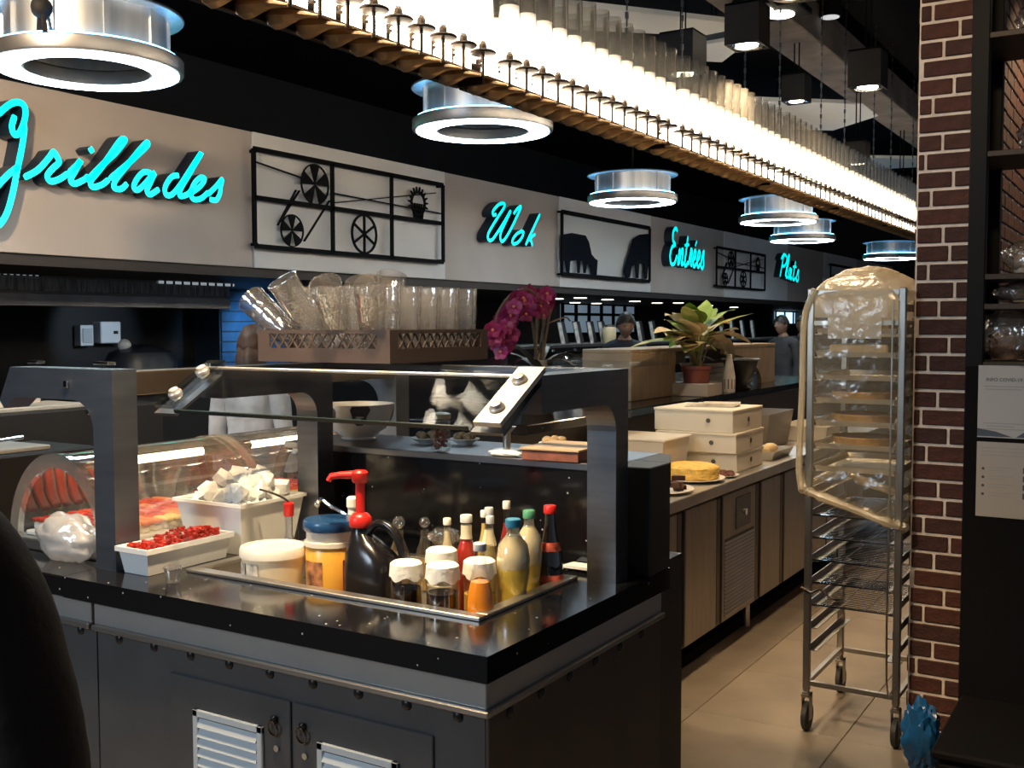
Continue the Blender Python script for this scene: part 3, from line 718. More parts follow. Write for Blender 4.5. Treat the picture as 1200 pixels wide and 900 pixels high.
def door(x0, x1, vx0, vx1, hx):
    y = AY + .031
    d = part('door', MB().box(x0 + .003, y - .006, .10, x1 - .003, y, .713, .002), GREY, cabR)
    v = MB()
    for a in ((vx0, .25, vx0 + .018, .637), (vx1 - .018, .25, vx1, .637), (vx0, .619, vx1, .637), (vx0, .25, vx1, .268)): v.box(a[0], y - .014, a[1], a[2], y - .005, a[3], .002)
    part('vent_frame', v, M_LOUV, d)
    sm = MB().prismX([(y - .0165, .0), (y - .0145, -.001), (y - .0060, .019), (y - .0075, .0205)], vx0 + .018, vx1 - .018)
    me = sm.mesh('slat', M_LOUV, off=Vector((0, 0, 0)))
    for k in range(14):
        piece('slat', me, d, Vector((0, 0, .272 + k * .0248)) - wloc(d))
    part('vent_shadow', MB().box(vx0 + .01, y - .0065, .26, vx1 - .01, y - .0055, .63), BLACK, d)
    rg = MB(); pts = [(hx + .015 * math.cos(q), y - .016 - .004 * math.sin(q), .642 + .019 * math.sin(q)) for q in [2 * PI * k / 18 for k in range(18)]]
    rg.tube(pts, .0028, 6, closed=True)
    rg.box(hx - .008, y - .018, .652, hx + .008, y - .006, .672, .003)
    part('ring_handle', rg, mat('handle_dark', (.10, .10, .10), .25, 1.0), d, True)
    part('keyhole', MB().lathe([(.008, 0), (.008, .003)], c=(hx + .004, y - .007, .592), n=12, M=Matrix.Rotation(PI / 2, 3, 'X')), CHROME, d, True)
    return d
door(-2.163, -1.743, -2.071, -1.832, -1.793)
door(-1.739, -1.328, -1.658, -1.422, -1.703)

# granite worktop with the well cut out
WX0, WX1, WY0, WY1 = -2.29, -1.342, 2.040, 2.500
gw = MB()
gw.box(-3.35, AY, .8625, -2.55, 4.0, TZ, .003)
gw.box(-2.55, AY, .8625, -2.42, 2.768, TZ)
gw.box(-2.42, AY, .8625, WX0, 2.768, TZ)
gw.box(WX0, AY, .8625, WX1, WY0, TZ)
gw.box(WX0, WY1, .8625, WX1, 2.768, TZ)
gw.box(WX1, AY, .8625, AX, 2.768, TZ)
# eased front edges
gt = single('granite_worktop', gw, GRANITE, 'polished black speckled granite worktop of the island, running along the front', 'worktop', (AX, AY, .8625))
# cabinet under the left arm
lt = thing('cabinet', 'dark base unit behind the front cabinets under the glass food cases', 'cabinet', (-3.35, 2.76, 0))
part('body', MB().box(-3.33, 2.78, .05, -2.56, 3.98, .86), GREY, lt); part('plinth', MB().box(-3.3, 2.80, 0, -2.6, 3.95, .05), BLACK, lt)

# stainless well
wl = thing('ice_well', 'stainless steel drop-in ice well holding bottles and jars', 'ice well', (WX0, WY0, .80))
wz = .84
pan = MB().box(WX0, WY0, wz - .012, WX1, WY1, wz)
pan.box(WX0, WY0, wz, WX0 + .004, WY1, .92).box(WX1 - .004, WY0, wz, WX1, WY1, .92).box(WX0, WY0, wz, WX1, WY0 + .004, .92).box(WX0, WY1 - .004, wz, WX1, WY1, .92)
part('pan', pan, mat('pan_steel', (.42, .38, .33), .4, .9, var=.2, scale=6), wl)
rm = MB(); o = .012; i = .034
rm.box(WX0 - o, WY0 - o, .92, WX1 + o, WY0 + i - o, .930, .002).box(WX0 - o, WY1 - i + o, .92, WX1 + o, WY1 + o, .930, .002)
rm.box(WX0 - o, WY0 + i - o, .92, WX0 + i - o, WY1 - i + o, .930, .002).box(WX1 - i + o, WY0 + i - o, .92, WX1 + o, WY1 - i + o, .930, .002)
part('rim', rm, STEEL_W, wl)
part('divider', MB().box(-2.27, 2.30, .90, -2.20, 2.31, .925).box(-2.275, 2.06, .845, -2.20, 2.53, .86), STEEL_W, wl)

# granite riser with its shelf
rs = thing('granite_riser', 'black speckled granite upstand with a shelf behind the well', 'upstand', (-2.36, 2.63, TZ))
part('upstand', MB().box(-2.36, 2.634, TZ, -1.285, 2.765, 1.196), GRANITE, rs)
part('end_block', MB().box(-1.285, 2.630, TZ, AX, 2.768, 1.217, .003), BLACK, rs)
part('shelf', MB().box(-2.50, 2.63, 1.196, -1.287, 2.97, 1.217, .002), mat('shelf_steel', (.30, .30, .31), .3, 1.0, var=.15, scale=5), rs)
part('end_cap', MB().prismZ([(-1.285, 2.769), (AX, 2.769), (-1.25, 2.95), (-1.285, 2.95)], 1.150, 1.217), BLACK, rs)
part('bracket', MB().box(-2.49, 2.77, .922, -2.47, 2.95, 1.195).box(-1.40, 2.77, .922, -1.38, 2.95, 1.195), BLACK, rs)
# back base under the bracket feet
single('base_unit', MB().box(-2.44, 2.775, 0, -1.22, 2.97, .92), BLACK, 'black back panel unit standing behind the island riser', 'base unit', (-1.8, 2.87, 0))

# ================================================================== SNEEZE GUARDS
def jframe(mb, x0, x1, yb, yp, yf, z0=.92, zt=1.486, za=1.398, rad=.075):
    """J frame in the YZ plane: post between yp (front) and yb (back), arm to yf"""
    out = [(yb, z0), (yb, zt), (yf, zt), (yf, za)]
    out += [(yp - rad + rad * math.sin(q), za - rad + rad * math.cos(q)) for q in [PI / 2 * k / 8 for k in range(9)]]
    out += [(yp, z0)]
    return mb.prismX(out[::-1], x0, x1)
g1 = thing('sneeze_guard', 'glass sneeze guard on steel J-shaped posts above the bottle well', 'sneeze guard', (-1.8, 2.55, TZ))
for x0, lab in ((-1.305, None), (-2.335, None)):
    fr = part('end_frame', jframe(MB(), x0, x0 + .085, 2.588, 2.515, 2.125), FRAME, g1)
    a = Vector((0, 2.150, 1.486)); b = Vector((0, 1.955, 1.372)); t_ = (b - a).normalized(); n_ = Vector((0, t_.z, -t_.y)); n_ = n_ if n_.z > 0 else -n_
    bk = MB().bar(Vector((x0 + .05, *(a + n_ * .016).yz)), Vector((x0 + .05, *(b + n_ * .016).yz)), .07, .012, n_)
    br = part('bracket', bk, mat('bracket_steel', (.62, .60, .57), .4, .9, var=.1, scale=20) if x0 > -2 else ACRYL, g1)
    for f_ in (.27, .77):
        c = a + (b - a) * f_ + n_ * .022
        R3 = Vector((0, 0, 1)).rotation_difference(n_).to_matrix()
        part('bolt', MB().lathe([(.019, 0), (.019, .006), (.015, .010), (.013, .016), (.005, .018)], c=(x0 + .05, c.y, c.z), n=14, M=R3), mat('bolt_steel', (.38, .375, .37), .38, .6), br, True)
    bt = MB().bar(Vector((x0 + .042, *(a - n_ * .010).yz)), Vector((x0 + .042, *(b - n_ * .010).yz)), .085, .008, n_)
    part('clamp_plate', bt, FRAME, br)
pn = MB().bar(Vector((-1.80, *(a + n_ * .003).yz)), Vector((-1.80, *(b + n_ * .003).yz)), 1.04, .010, n_)
part('front_glass', pn, PANE, g1)
e_ = MB().bar(Vector((-2.25, *(b + n_ * .003).yz)), Vector((-1.31, *(b + n_ * .003).yz)), .011, .004, t_)
part('glass_edge', e_, mat('glass_edge', (.01, .02, .02), .2), g1)
part('top_glass', MB().box(-2.335, 2.13, 1.4875, -1.22, 2.86, 1.4965), PANE, g1)
part('top_rail', MB().box(-2.33, 2.118, 1.479, -1.225, 2.142, 1.4868, .002), STEEL_W, g1)
part('rear_rail', MB().box(-2.25, 2.545, 1.455, -1.305, 2.585, 1.4868, .002), FRAME, g1)

g2 = thing('sneeze_guard', 'left sneeze guard frame with a wide steel J-shaped post at the front corner', 'sneeze guard', (-2.51, 1.97, TZ))
M_J2 = mat('guard_steel_blue', (.15, .17, .205), .42, .9, var=.12, scale=4, stretch=(1, 1, 6))
def jx(mb, y0, y1, xr, xp, xl, z0=.92, zt=1.481, za=1.392, rad=.085):
    out = [(xr, z0), (xr, zt), (xl, zt), (xl - .055, zt - .10), (xl - .035, zt - .125), (xl + .02, za)]
    out += [(xp - rad + rad * math.sin(q), za - rad + rad * math.cos(q)) for q in [PI / 2 * k / 8 for k in range(9)]]
    out += [(xp, z0)]
    return mb.prismY(out, y0, y1)
part('end_frame', jx(MB(), 1.93, 2.012, -2.470, -2.555, -2.93), M_J2, g2)
part('end_frame', jx(MB(), 3.20, 3.28, -2.470, -2.555, -2.93), M_J2, g2)
part('side_beam', MB().box(-2.55, 2.013, 1.406, -2.472, 3.199, 1.474, .003), mat('beam_bronze', (.12, .092, .072), .45, .8, var=.2, scale=5), g2)
part('top_glass', MB().box(-2.96, 1.93, 1.482, -2.40, 3.28, 1.490), PANE, g2)
part('top_clip', MB().box(-2.88, 1.95, 1.4905, -2.83, 1.98, 1.500, .003).box(-2.62, 1.98, 1.4905, -2.55, 2.01, 1.500, .003), CHROME, g2)
part('bolt', MB().box(-2.675, 1.922, 1.426, -2.655, 1.931, 1.446, .003), CHROME, g2)
part('bolt', MB().lathe([(.007, 0), (.007, .004)], c=(-2.575, 1.930, 1.36), n=10, M=Matrix.Rotation(PI / 2, 3, 'X')), CHROME, g2)

# ================================================================== GLASS FOOD CASES (left arm)
def food_case(label, y0, y1, cx=-2.815, R_=.225, Hc=.30):
    t = thing('food_case', label, 'display case', (cx, y0, TZ))
    def prof(r, z0=0.0, n=22):
        return [(cx - r * math.cos(PI * k / n), TZ + .035 + (Hc - .035) * (r / R_) * math.sin(PI * k / n)) for k in range(n + 1)]
    part('base', MB().box(cx - R_ - .012, y0, TZ, cx + R_ + .012, y1, TZ + .035, .004), STEEL_W, t)
    P = prof(R_)
    part('curved_glass', MB().sheet([[(x, yy, z) for yy in (y0 + .02, y1 - .02)] for x, z in P]), thin('case_glass', (.97, .96, .93), .07, .85, .04, haze=.08, hazecol=(1, .95, .85)), t, True)
    M_EF = thin('acrylic_frame', (.93, .92, .88), .25, .8, .08, haze=.32, hazecol=(.95, .90, .80))
    for yy in (y0, y1 - .02):
        o_ = prof(R_ + .003); i_ = prof(R_ - .035)
        vs = []; fs = []; n = len(o_)
        for (a, b), (c, d) in zip(o_, i_): vs += [(a, yy, b), (c, yy, d), (a, yy + .02, b), (c, yy + .02, d)]
        for k in range(n - 1):
            a = 4 * k; b = a + 4; fs += [(a, b, b + 1, a + 1), (a + 2, a + 3, b + 3, b + 2), (a, a + 2, b + 2, b), (a + 1, b + 1, b + 3, a + 3)]
        part('end_frame', MB()._add(vs, fs), M_EF, t, True)
        part('end_pane', MB().prismY(prof(R_ - .036), yy + .008, yy + .012), PANE, t)
    part('lamp_tube', MB().tube([(cx + .05, y0 + .03, TZ + Hc - .04), (cx + .05, y1 - .03, TZ + Hc - .04)], .013, 10), glow('case_lamp', (1.0, .82, .55), 11), t, True)
    part('lamp_cap', MB().tube([(cx + .05, y0 + .022, TZ + Hc - .04), (cx + .05, y0 + .09, TZ + Hc - .04)], .017, 10).tube([(cx + .05, y1 - .09, TZ + Hc - .04), (cx + .05, y1 - .022, TZ + Hc - .04)], .017, 10), CHROME, t, True)
    part('tray', MB().box(cx - R_ + .03, y0 + .03, TZ + .036, cx + R_ - .03, y1 - .03, TZ + .05, .004), WHITEP, t)
    return t
food_case('nearest curved glass sushi case, left behind the wide front post', 1.99, 2.60)
food_case('second curved glass sushi case, behind the white ice bucket', 2.64, 3.15)
# sushi: rice pillow, topping
M_RICE = mat('rice', (.85, .80, .68), .7, bump=.5, bscale=120)
tops = [mat('tuna_red', (.55, .035, .03), .3, var=.3, scale=60), mat('salmon', (.78, .22, .07), .3, var=.2, scale=60), mat('omelette', (.80, .60, .20), .45, var=.1, scale=40), mat('red_roe', (.60, .06, .02), .25, var=.5, scale=150)]
def nigiri(loc, k):
    nm = ['red tuna', 'orange salmon', 'yellow omelette', 'red roe'][k]
    case = 'nearest' if loc[1] < 2.6 else 'second'
    t = thing('sushi', '%s sushi on rice in the %s curved glass case' % (nm, case), 'sushi', loc, random.uniform(-.15, .15), '%s sushi in the %s case' % (nm, case))
    part('rice', MB().box(-.028, -.014, 0, .028, .014, .024, .006), M_RICE, t, False, True)
    part('topping', MB().box(-.034, -.016, .0235, .034, .016, .036, .004), tops[k], t, False, True)
    return t
protos = {}
for ci, (ya, yb) in enumerate(((2.05, 2.55), (2.70, 3.10))):
    rows = [(-2.97, 3), (-2.89, 0), (-2.81, 0), (-2.73, 3), (-2.66, 2)]
    for x, k in rows:
        y = ya
        while y < yb:
            kk = k if random.random() < .8 else 1
            z = TZ + .0505
            loc = (x + random.uniform(-.003, .003), y, z); key = (kk, ci)
            if key in protos: dup(protos[key], loc, rz=random.uniform(-.15, .15))
            else: protos[key] = nigiri(loc, kk)
            y += .042
# raised red blocks (stacked tuna) at the left side of the near case
for k, (x, y, c) in enumerate(((-2.955, 2.03, 'near'), (-2.955, 2.80, 'far'))):
    pass

# ================================================================== THINGS ON THE GRANITE, LEFT
def crumple(c, r, sq=(1, 1, 1), amp=.25, fq=7, seed=0, lv=4, zmin=None):
    bm = bmesh.new(); bmesh.ops.create_icosphere(bm, subdivisions=lv, radius=1)
    for v in bm.verts:
        n = v.co.normalized(); d = 1 + amp * (abs(mnoise.noise(n * fq * .35 + Vector((seed, 0, 0)))) * 1.6 - .35) + amp * .45 * (abs(mnoise.noise(n * fq + Vector((0, seed, 0)))) - .25) + amp * .2 * abs(mnoise.noise(n * fq * 2.3))
        v.co = Vector((c[0] + n.x * r * sq[0] * d, c[1] + n.y * r * sq[1] * d, c[2] + n.z * r * sq[2] * d))
        if zmin is not None and v.co.z < zmin: v.co.z = zmin + .0005 * (v.co.z - zmin)
    return MB().addbm(bm)
single('plastic_bag', crumple((-2.71, 1.955, .985), .095, (1.2, .62, .75), .22, 4.5, 3, 4, TZ + .001), WHITE_BAG, 'crumpled white plastic bag lying on the granite left of the wide post', 'bag', (-2.71, 1.955, TZ), 'all')
# white tray of red crumbs
tx0, tx1, ty0, ty1 = -2.455, -2.335, 1.925, 2.23
tr = thing('food_tray', 'white rectangular plastic tray of chopped red peppers on the granite edge', 'tray', (-2.40, 2.05, TZ))
def tub(mb, x0, x1, y0, y1, z0, z1, tp=.012, w=.004):
    a = [(x0 + tp, y0 + tp), (x1 - tp, y0 + tp), (x1 - tp, y1 - tp), (x0 + tp, y1 - tp)]; b = [(x0, y0), (x1, y0), (x1, y1), (x0, y1)]
    c = [(x0 + w, y0 + w), (x1 - w, y0 + w), (x1 - w, y1 - w), (x0 + w, y1 - w)]; d = [(x0 + tp + w, y0 + tp + w), (x1 - tp - w, y0 + tp + w), (x1 - tp - w, y1 - tp - w), (x0 + tp + w, y1 - tp - w)]
    vs = [(*p, z0) for p in a] + [(*p, z1) for p in b] + [(*p, z1) for p in c] + [(*p, z0 + w) for p in d]
    fs = [(3, 2, 1, 0), (12, 13, 14, 15)]
    for o in (0, 4, 8):
        for k in range(4): fs.append((o + k, o + (k + 1) % 4, o + 4 + (k + 1) % 4, o + 4 + k))
    return mb._add(vs, fs)
tbm = tub(MB(), tx0, tx1, ty0, ty1, TZ + .001, TZ + .075)
tbm.box(tx0 - .006, ty0 - .006, TZ + .062, tx1 + .006, ty0, TZ + .076).box(tx0 - .006, ty1, TZ + .062, tx1 + .006, ty1 + .006, TZ + .076).box(tx0 - .006, ty0, TZ + .062, tx0, ty1, TZ + .076).box(tx1, ty0, TZ + .062, tx1 + .006, ty1, TZ + .076)
part('tub', tbm, mat('tray_white', (.78, .80, .82), .4), tr)
cr = MB()
for k in range(150):
    x = random.uniform(tx0 + .012, tx1 - .012); y = random.uniform(ty0 + .02, ty1 - .02); s_ = random.uniform(.004, .009)
    z = TZ + .066 + random.uniform(0, .016) + .012 * (1 - abs(y - 2.12) / .15)
    cr.bar((x - s_, y, z), (x + s_, y + random.uniform(-s_, s_), z + random.uniform(-.004, .006)), s_)
cr.box(tx0 + .012, ty0 + .012, TZ + .045, tx1 - .012, ty1 - .012, TZ + .066)
o = part('chopped_peppers', cr, mat('pepper_red', (.42, .03, .015), .4, var=.5, scale=50), tr); o['kind'] = 'stuff'
# small clear cup
cp = single('plastic_cup', MB().lathe([(.017, 0), (.018, .002), (.024, .040), (.026, .040), (.026, .043), (.0235, .043), (.0165, .004), (.0, .004)], c=(-2.235, 1.925, TZ + .001), n=18, capt=False), TUMBLER, 'tiny clear plastic sauce cup on the granite front edge', 'cup', (-2.235, 1.925, TZ), True)

# ice bucket with ice
bx0, bx1, by0, by1 = -2.575, -2.300, 2.235, 2.505
ib = thing('ice_bucket', 'translucent white square bucket heaped with ice, beside the well', 'bucket', (-2.44, 2.37, TZ))
M_BK = mat('bucket_plastic', (.90, .89, .85), .45, var=.04, scale=4)
M_BK.node_tree.nodes['Principled BSDF'].inputs['Subsurface Weight'].default_value = .0
part('tub', tub(MB(), bx0, bx1, by0, by1, TZ + .001, TZ + .155, .025, .006), M_BK, ib)
part('rim', MB().box(bx0 - .008, by0 - .008, TZ + .148, bx1 + .008, by0, TZ + .158).box(bx0 - .008, by1, TZ + .148, bx1 + .008, by1 + .005, TZ + .158).box(bx0 - .008, by0, TZ + .148, bx0, by1, TZ + .158).box(bx1, by0, TZ + .148, bx1 + .008, by1, TZ + .158), M_BK, ib)
M_ICE = mat('ice', (.93, .93, .90), .25, var=.06, scale=30, bump=.4, bscale=60)
hp = MB()
for k in range(9):
    pass
ipr = []
for k in range(4):
    bm = bmesh.new(); bmesh.ops.create_icosphere(bm, subdivisions=1, radius=.034)
    for v in bm.verts: v.co = v.co * random.uniform(.72, 1.25)
    ipr.append(MB().addbm(bm).mesh('ice_chunk', M_ICE))
nic = 0
for ix in range(6):
    for iy in range(6):
        x = bx0 + .052 + ix * (bx1 - bx0 - .104) / 5; y = by0 + .052 + iy * (by1 - by0 - .104) / 5
        for lay in range(4):
            h = .135 + lay * .036
            dome = .215 - .55 * abs(x - (bx0 + bx1) / 2 - .03) ** 1.2 - .3 * abs(y - (by0 + by1) / 2)
            if h > dome + .02 and lay: continue
            p_ = (x + random.uniform(-.006, .006), y + random.uniform(-.006, .006), TZ + h + random.uniform(-.008, .012))
            c_ = bpy.data.objects.new('ice_chunk', ipr[nic % 4]); COL.objects.link(c_); c_.location = p_; c_.rotation_euler = (random.uniform(0, 3), random.uniform(0, 3), 0); nic += 1
            tag(c_, 'white chunk of ice heaped in the white bucket', 'ice', 'ice chunks in the bucket')
# ================================================================== BOTTLES, JARS AND TUBS IN THE WELL
wz = .842
M_CAPW = mat('cap_white', (.80, .76, .68), .4); M_LABW = mat('label_cream', (.80, .70, .48), .6, var=.06, scale=20)
M_DARK = mat('dark_sauce', (.018, .008, .006), .15)
# tub of mayonnaise with a syrup pump
t = thing('plastic_tub', 'large white lidded tub with a printed label at the left front of the well', 'tub', (-2.105, 2.165, wz))
part('body', MB().lathe([(.078, 0), (.080, .004), (.086, .118), (.086, .122)], n=28), mat('tub_cream', (.82, .70, .50), .4, var=.05, scale=5), t, True, True)
part('lid', MB().lathe([(.086, .122), (.092, .124), (.092, .142), (.088, .150), (.083, .150), (.081, .145), (.0, .145)], n=28), mat('lid_pale', (.72, .68, .62), .35), t, True, True)
lb = MB()
for q0, q1 in ((-2.25, -1.85), (-1.75, -1.30)):
    for k in range(6):
        a = q0 + (q1 - q0) * k / 6; b = q0 + (q1 - q0) * (k + 1) / 6
        lb._add([(.087 * math.cos(a), .087 * math.sin(a), .05), (.087 * math.cos(b), .087 * math.sin(b), .05), (.088 * math.cos(b), .088 * math.sin(b), .112), (.088 * math.cos(a), .088 * math.sin(a), .112)], [(0, 1, 2, 3)])
part('label', lb, mat('label_grey', (.55, .52, .48), .6, var=.5, scale=40), t, False, True)
t = thing('syrup_bottle', 'slim clear bottle with a red pump collar behind the white tub', 'bottle', (-2.172, 2.30, wz))
part('body', MB().lathe([(.026, 0), (.028, .006), (.028, .11), (.011, .15), (.011, .205)], n=16), thin('syrup_clear', (.95, .95, .92), .2, .8, .08, haze=.35), t, True, True)
part('pump_collar', MB().lathe([(.014, .205), (.015, .208), (.015, .242), (.010, .246)], n=14), RED, t, True, True)
part('pump_spout', MB().tube(catmull([(0, 0, .246), (-.02, 0, .256), (-.06, -.01, .270), (-.095, -.02, .278)], 4), .0035, 6), mat('spout_dark', (.06, .05, .045), .3, .8), t, True, True)
# honey tub with blue lid
t = thing('plastic_tub', 'yellow honey tub with a dark blue lid next to the black jug', 'tub', (-1.955, 2.235, wz))
part('body', MB().lathe([(.066, 0), (.068, .004), (.070, .150), (.066, .155)], n=28), mat('honey', (.70, .36, .05), .3, var=.15, scale=6), t, True, True)
part('neck', MB().lathe([(.067, .155), (.073, .158), (.073, .170), (.067, .172), (.067, .200)], n=28), mat('tub_pale', (.72, .66, .56), .35), t, True, True)
part('lid', MB().lathe([(.074, .200), (.076, .203), (.076, .222), (.072, .228), (.0, .228)], n=28), mat('lid_blue', (.015, .06, .16), .25), t, True, True)
lb = MB()
for k in range(8):
    a = -2.1 + .9 * k / 8; b = a + .9 / 8
    lb._add([(.0695 * math.cos(a), .0695 * math.sin(a), .05), (.0695 * math.cos(b), .0695 * math.sin(b), .05), (.0712 * math.cos(b), .0712 * math.sin(b), .12), (.0712 * math.cos(a), .0712 * math.sin(a), .12)], [(0, 1, 2, 3)])
part('label', lb, mat('label_brown', (.35, .14, .05), .6, var=.7, scale=40), t, False, True)
# chrome spoon handle of a dispenser behind
lp_ = [at(x, y, Y=2.37) for x, y in ((413, 640), (412, 612), (404, 602), (388, 593), (377, 585), (372, 591))]
t = thing('pump_dispenser', 'slim bottle with a chrome swan spout and white cap behind the black jug', 'dispenser', (lp_[0].x, 2.37, wz))
part('body', MB().lathe([(.020, 0), (.022, .004), (.022, .15), (.012, .18), (.012, .235)], c=(lp_[0].x, 2.37, wz), n=16), M_CAPW, t, True)
part('cap', MB().lathe([(.013, .235), (.016, .238), (.016, .262), (.01, .268)], c=(lp_[0].x, 2.37, wz), n=14), M_CAPW, t, True)
part('spout', MB().tube(catmull([lp_[1], lp_[2], lp_[3], lp_[4], lp_[5]], 5), [.007] * 21, 8).ball(lp_[5], .010, 8, 6), CHROME, t, True)
# black jug with pump
t = thing('sauce_jug', 'black plastic jug with a loop handle and a red pump', 'jug', (-1.768, 2.185, wz))
def loft(mb, secs, n=20):
    """secs: (z, cx, cy, rx, ry, power) superellipse rings"""
    vs = []
    for z, cx, cy, rx, ry, pw in secs:
        for k in range(n):
            q = 2 * PI * k / n; c_, s_ = math.cos(q), math.sin(q)
            vs.append((cx + rx * math.copysign(abs(c_) ** pw, c_), cy + ry * math.copysign(abs(s_) ** pw, s_), z))
    m = len(secs); fs = [tuple(range(n - 1, -1, -1)), tuple((m - 1) * n + k for k in range(n))]
    for i in range(m - 1):
        for k in range(n): fs.append((i * n + k, i * n + (k + 1) % n, (i + 1) * n + (k + 1) % n, (i + 1) * n + k))
    return mb._add(vs, fs)
M_JUG = mat('jug_black', (.010, .009, .010), .22)
part('body', loft(MB(), [(0, 0, 0, .068, .05, .55), (.004, 0, 0, .072, .054, .55), (.12, 0, 0, .072, .054, .55), (.155, -.004, 0, .068, .05, .6), (.19, -.022, 0, .045, .038, .8), (.212, -.038, 0, .026, .026, 1), (.232, -.040, 0, .024, .024, 1)]), M_JUG, t, True, True)
part('handle', MB().tube(catmull([(-.020, 0, .205), (.010, 0, .238), (.052, 0, .238), (.088, 0, .200), (.100, 0, .145), (.074, 0, .095)], 5), .0115, 10), M_JUG, t, True, True)
rp_ = MB().lathe([(.028, .228), (.030, .232), (.030, .252), (.022, .262), (.014, .266)], c=(-.040, 0, 0), n=18).lathe([(.0125, .264), (.0125, .352)], c=(-.040, 0, 0), n=14).lathe([(.018, .345), (.022, .350), (.022, .372), (.016, .378)], c=(-.040, 0, 0), n=16)
pm = part('pump', rp_, RED, t, True, True)
part('spout', MB().tube([(-.045, 0, .366), (-.09, -.022, .364), (-.112, -.032, .360), (-.118, -.035, .348)], [.012, .0095, .009, .008], 10), RED, pm, True, True)
part('jug_label', MB().box(-.0728, -.035, .02, -.0722, .035, .14), mat('label_red', (.45, .03, .05), .5), t, False, True)
# glass cruets behind the jug handle
for x, y, r, lab in ((-1.862, 2.42, .030, 'left clear glass cruet with a ball stopper behind the jug handle'), (-1.800, 2.46, .026, 'right clear glass cruet with a ball stopper behind the jug handle')):
    t = thing('cruet', lab, 'cruet', (x, y, wz))
    part('body', MB().lathe([(r, 0), (r * 1.15, .03), (r * 1.1, .10), (r * .45, .15), (r * .45, .175)], n=18), TUMBLER, t, True, True)
    part('stopper', MB().ball((0, 0, .196), r * .62, 14, 10), TUMBLER, t, True, True)
    part('oil', MB().lathe([(r * .9, .004), (r * 1.02, .03), (r * 1.0, .085)], n=16), mat('oil_gold', (.42, .26, .07), .2), t, True, True)
# handled jars with paper covers
M_JG = thin('jar_glass', (.95, .96, .96), .05, .35, .04)
M_CLOTH = mat('cover_white', (.82, .79, .72), .7, bump=.5, bscale=30)
def jar(x, y, top, fill, hd, label, ztop=None, r=.040, cover=True):
    t = thing('handled_jar', label, 'jar', (x, y, wz)); h = top - wz
    part('glass', MB().lathe([(r * .9, 0), (r, .008), (r, h - .045), (r * .88, h - .030), (r * .88, h - .018)], n=22, capt=False), M_JG, t, True, True)
    part('contents', MB().lathe([(r * .86, .004), (r * .95, .012), (r * .95, h * (.60 if fill is M_DARK else .5))], n=20), fill, t, True, True)
    cv = MB(); n = 28; prof = [(.2, .009), (.84, .008), (1.0, .003), (1.05, -.016), (1.07, -.032)]; vs = []
    for i, (a, dz) in enumerate(prof):
        for k in range(n):
            q = 2 * PI * k / n; w_ = 1 + (.025 * math.sin(q * 9 + i) + .02 * math.sin(q * 14)) * (i >= 3); vs.append((r * a * w_ * math.cos(q), r * a * w_ * math.sin(q), h - .012 + dz + (.006 * math.sin(q * 5) if i == 4 else 0)))
    cv._add(vs, [tuple(range(n))] + [(i * n + k, i * n + (k + 1) % n, (i + 1) * n + (k + 1) % n, (i + 1) * n + k) for i in range(len(prof) - 1) for k in range(n)])
    if cover: part('paper_cover', cv, M_CLOTH, t, True, True)
    a = hd; c_, s_ = math.cos(a), math.sin(a)
    part('handle', MB().tube(catmull([(c_ * q, s_ * q, z) for q, z in ((r * .95, h * .62), (r * 1.45, h * .66), (r * 1.6, h * .50), (r * 1.5, h * .30), (r * .97, h * .22))], 4), .0065, 8), M_JG, t, True, True)
    return t
jar(-1.605, 2.115, 1.018, M_DARK, -1.1, 'handled glass jar of dark sauce under a white cover, nearest to the black jug')
jar(-1.487, 2.105, 1.028, M_DARK, -.8, 'handled glass jar of dark sauce beside the orange drink bottle')
jar(-1.575, 2.225, 1.034, mat('cream_sauce', (.78, .68, .48), .4), 2.5, 'handled glass jar of pale sauce behind the two dark sauce jars')
jar(-1.452, 2.215, 1.022, mat('mustard', (.72, .42, .08), .4), -.6, 'handled glass jar of yellow sauce just behind the orange drink bottle')
t = jar(-1.710, 2.43, 1.030, mat('relish', (.35, .22, .10), .5, var=.4, scale=40), 1.2, 'glass jar wrapped in clear film at the back of the well', cover=False)
part('film_cover', crumple((0, 0, 1.012 - wz), .045, (1, 1, .55), .25, 6, 11, 3), WRAP, t, True, True)
# bottles
def bottle(x, y, top, r, prof, liquid, capm, label, cat='bottle', lab=None, labm=None, glassm=None, fill=.62, foam=0):
    h = top - wz; t = thing('bottle', label, cat, (x, y, wz))
    P = [(a * r, b * h) for a, b in prof]
    part('glass', MB().lathe(P, n=20, capt=False), glassm or M_JG, t, True, True)
    inner = [(max(.002, a * r - .0018), b * h) for a, b in prof if b <= fill]; inner[0] = (inner[0][0], .003)
    if inner[-1][1] < fill * h:
        for (a, b), (c, d) in zip(prof[:-1], prof[1:]):
            if b <= fill < d: inner.append((max(.002, (a + (c - a) * (fill - b) / (d - b)) * r - .0018), fill * h))
    if liquid: part('liquid', MB().lathe(inner, n=20), liquid, t, True, True)
    if foam:
        fo = [(inner[-1][0], fill * h + .0004)] + [(max(.002, a * r - .0018), b * h) for a, b in prof if fill < b < foam]
        part('foam', MB().lathe(fo, n=20), mat('juice_foam', (.86, .76, .52), .5), t, True, True)
    rc = prof[-1][0] * r * 1.18
    part('cap', MB().lathe([(rc, h * .925), (rc * 1.02, h * .93), (rc * 1.02, h * .992), (rc * .9, h)], n=16), capm, t, True, True)
    if lab:
        for (b0, b1) in lab:
            ring = []
            for i in range(7):
                b = b0 + (b1 - b0) * i / 6
                for (a, bb), (c, d) in zip(prof[:-1], prof[1:]):
                    if bb <= b <= d and d > bb: ring.append(((a + (c - a) * (b - bb) / (d - bb)) * r + .0008, b * h)); break
            part('label', MB().lathe(ring, n=20, capb=False, capt=False), labm or M_LABW, t, True, True)
    return t
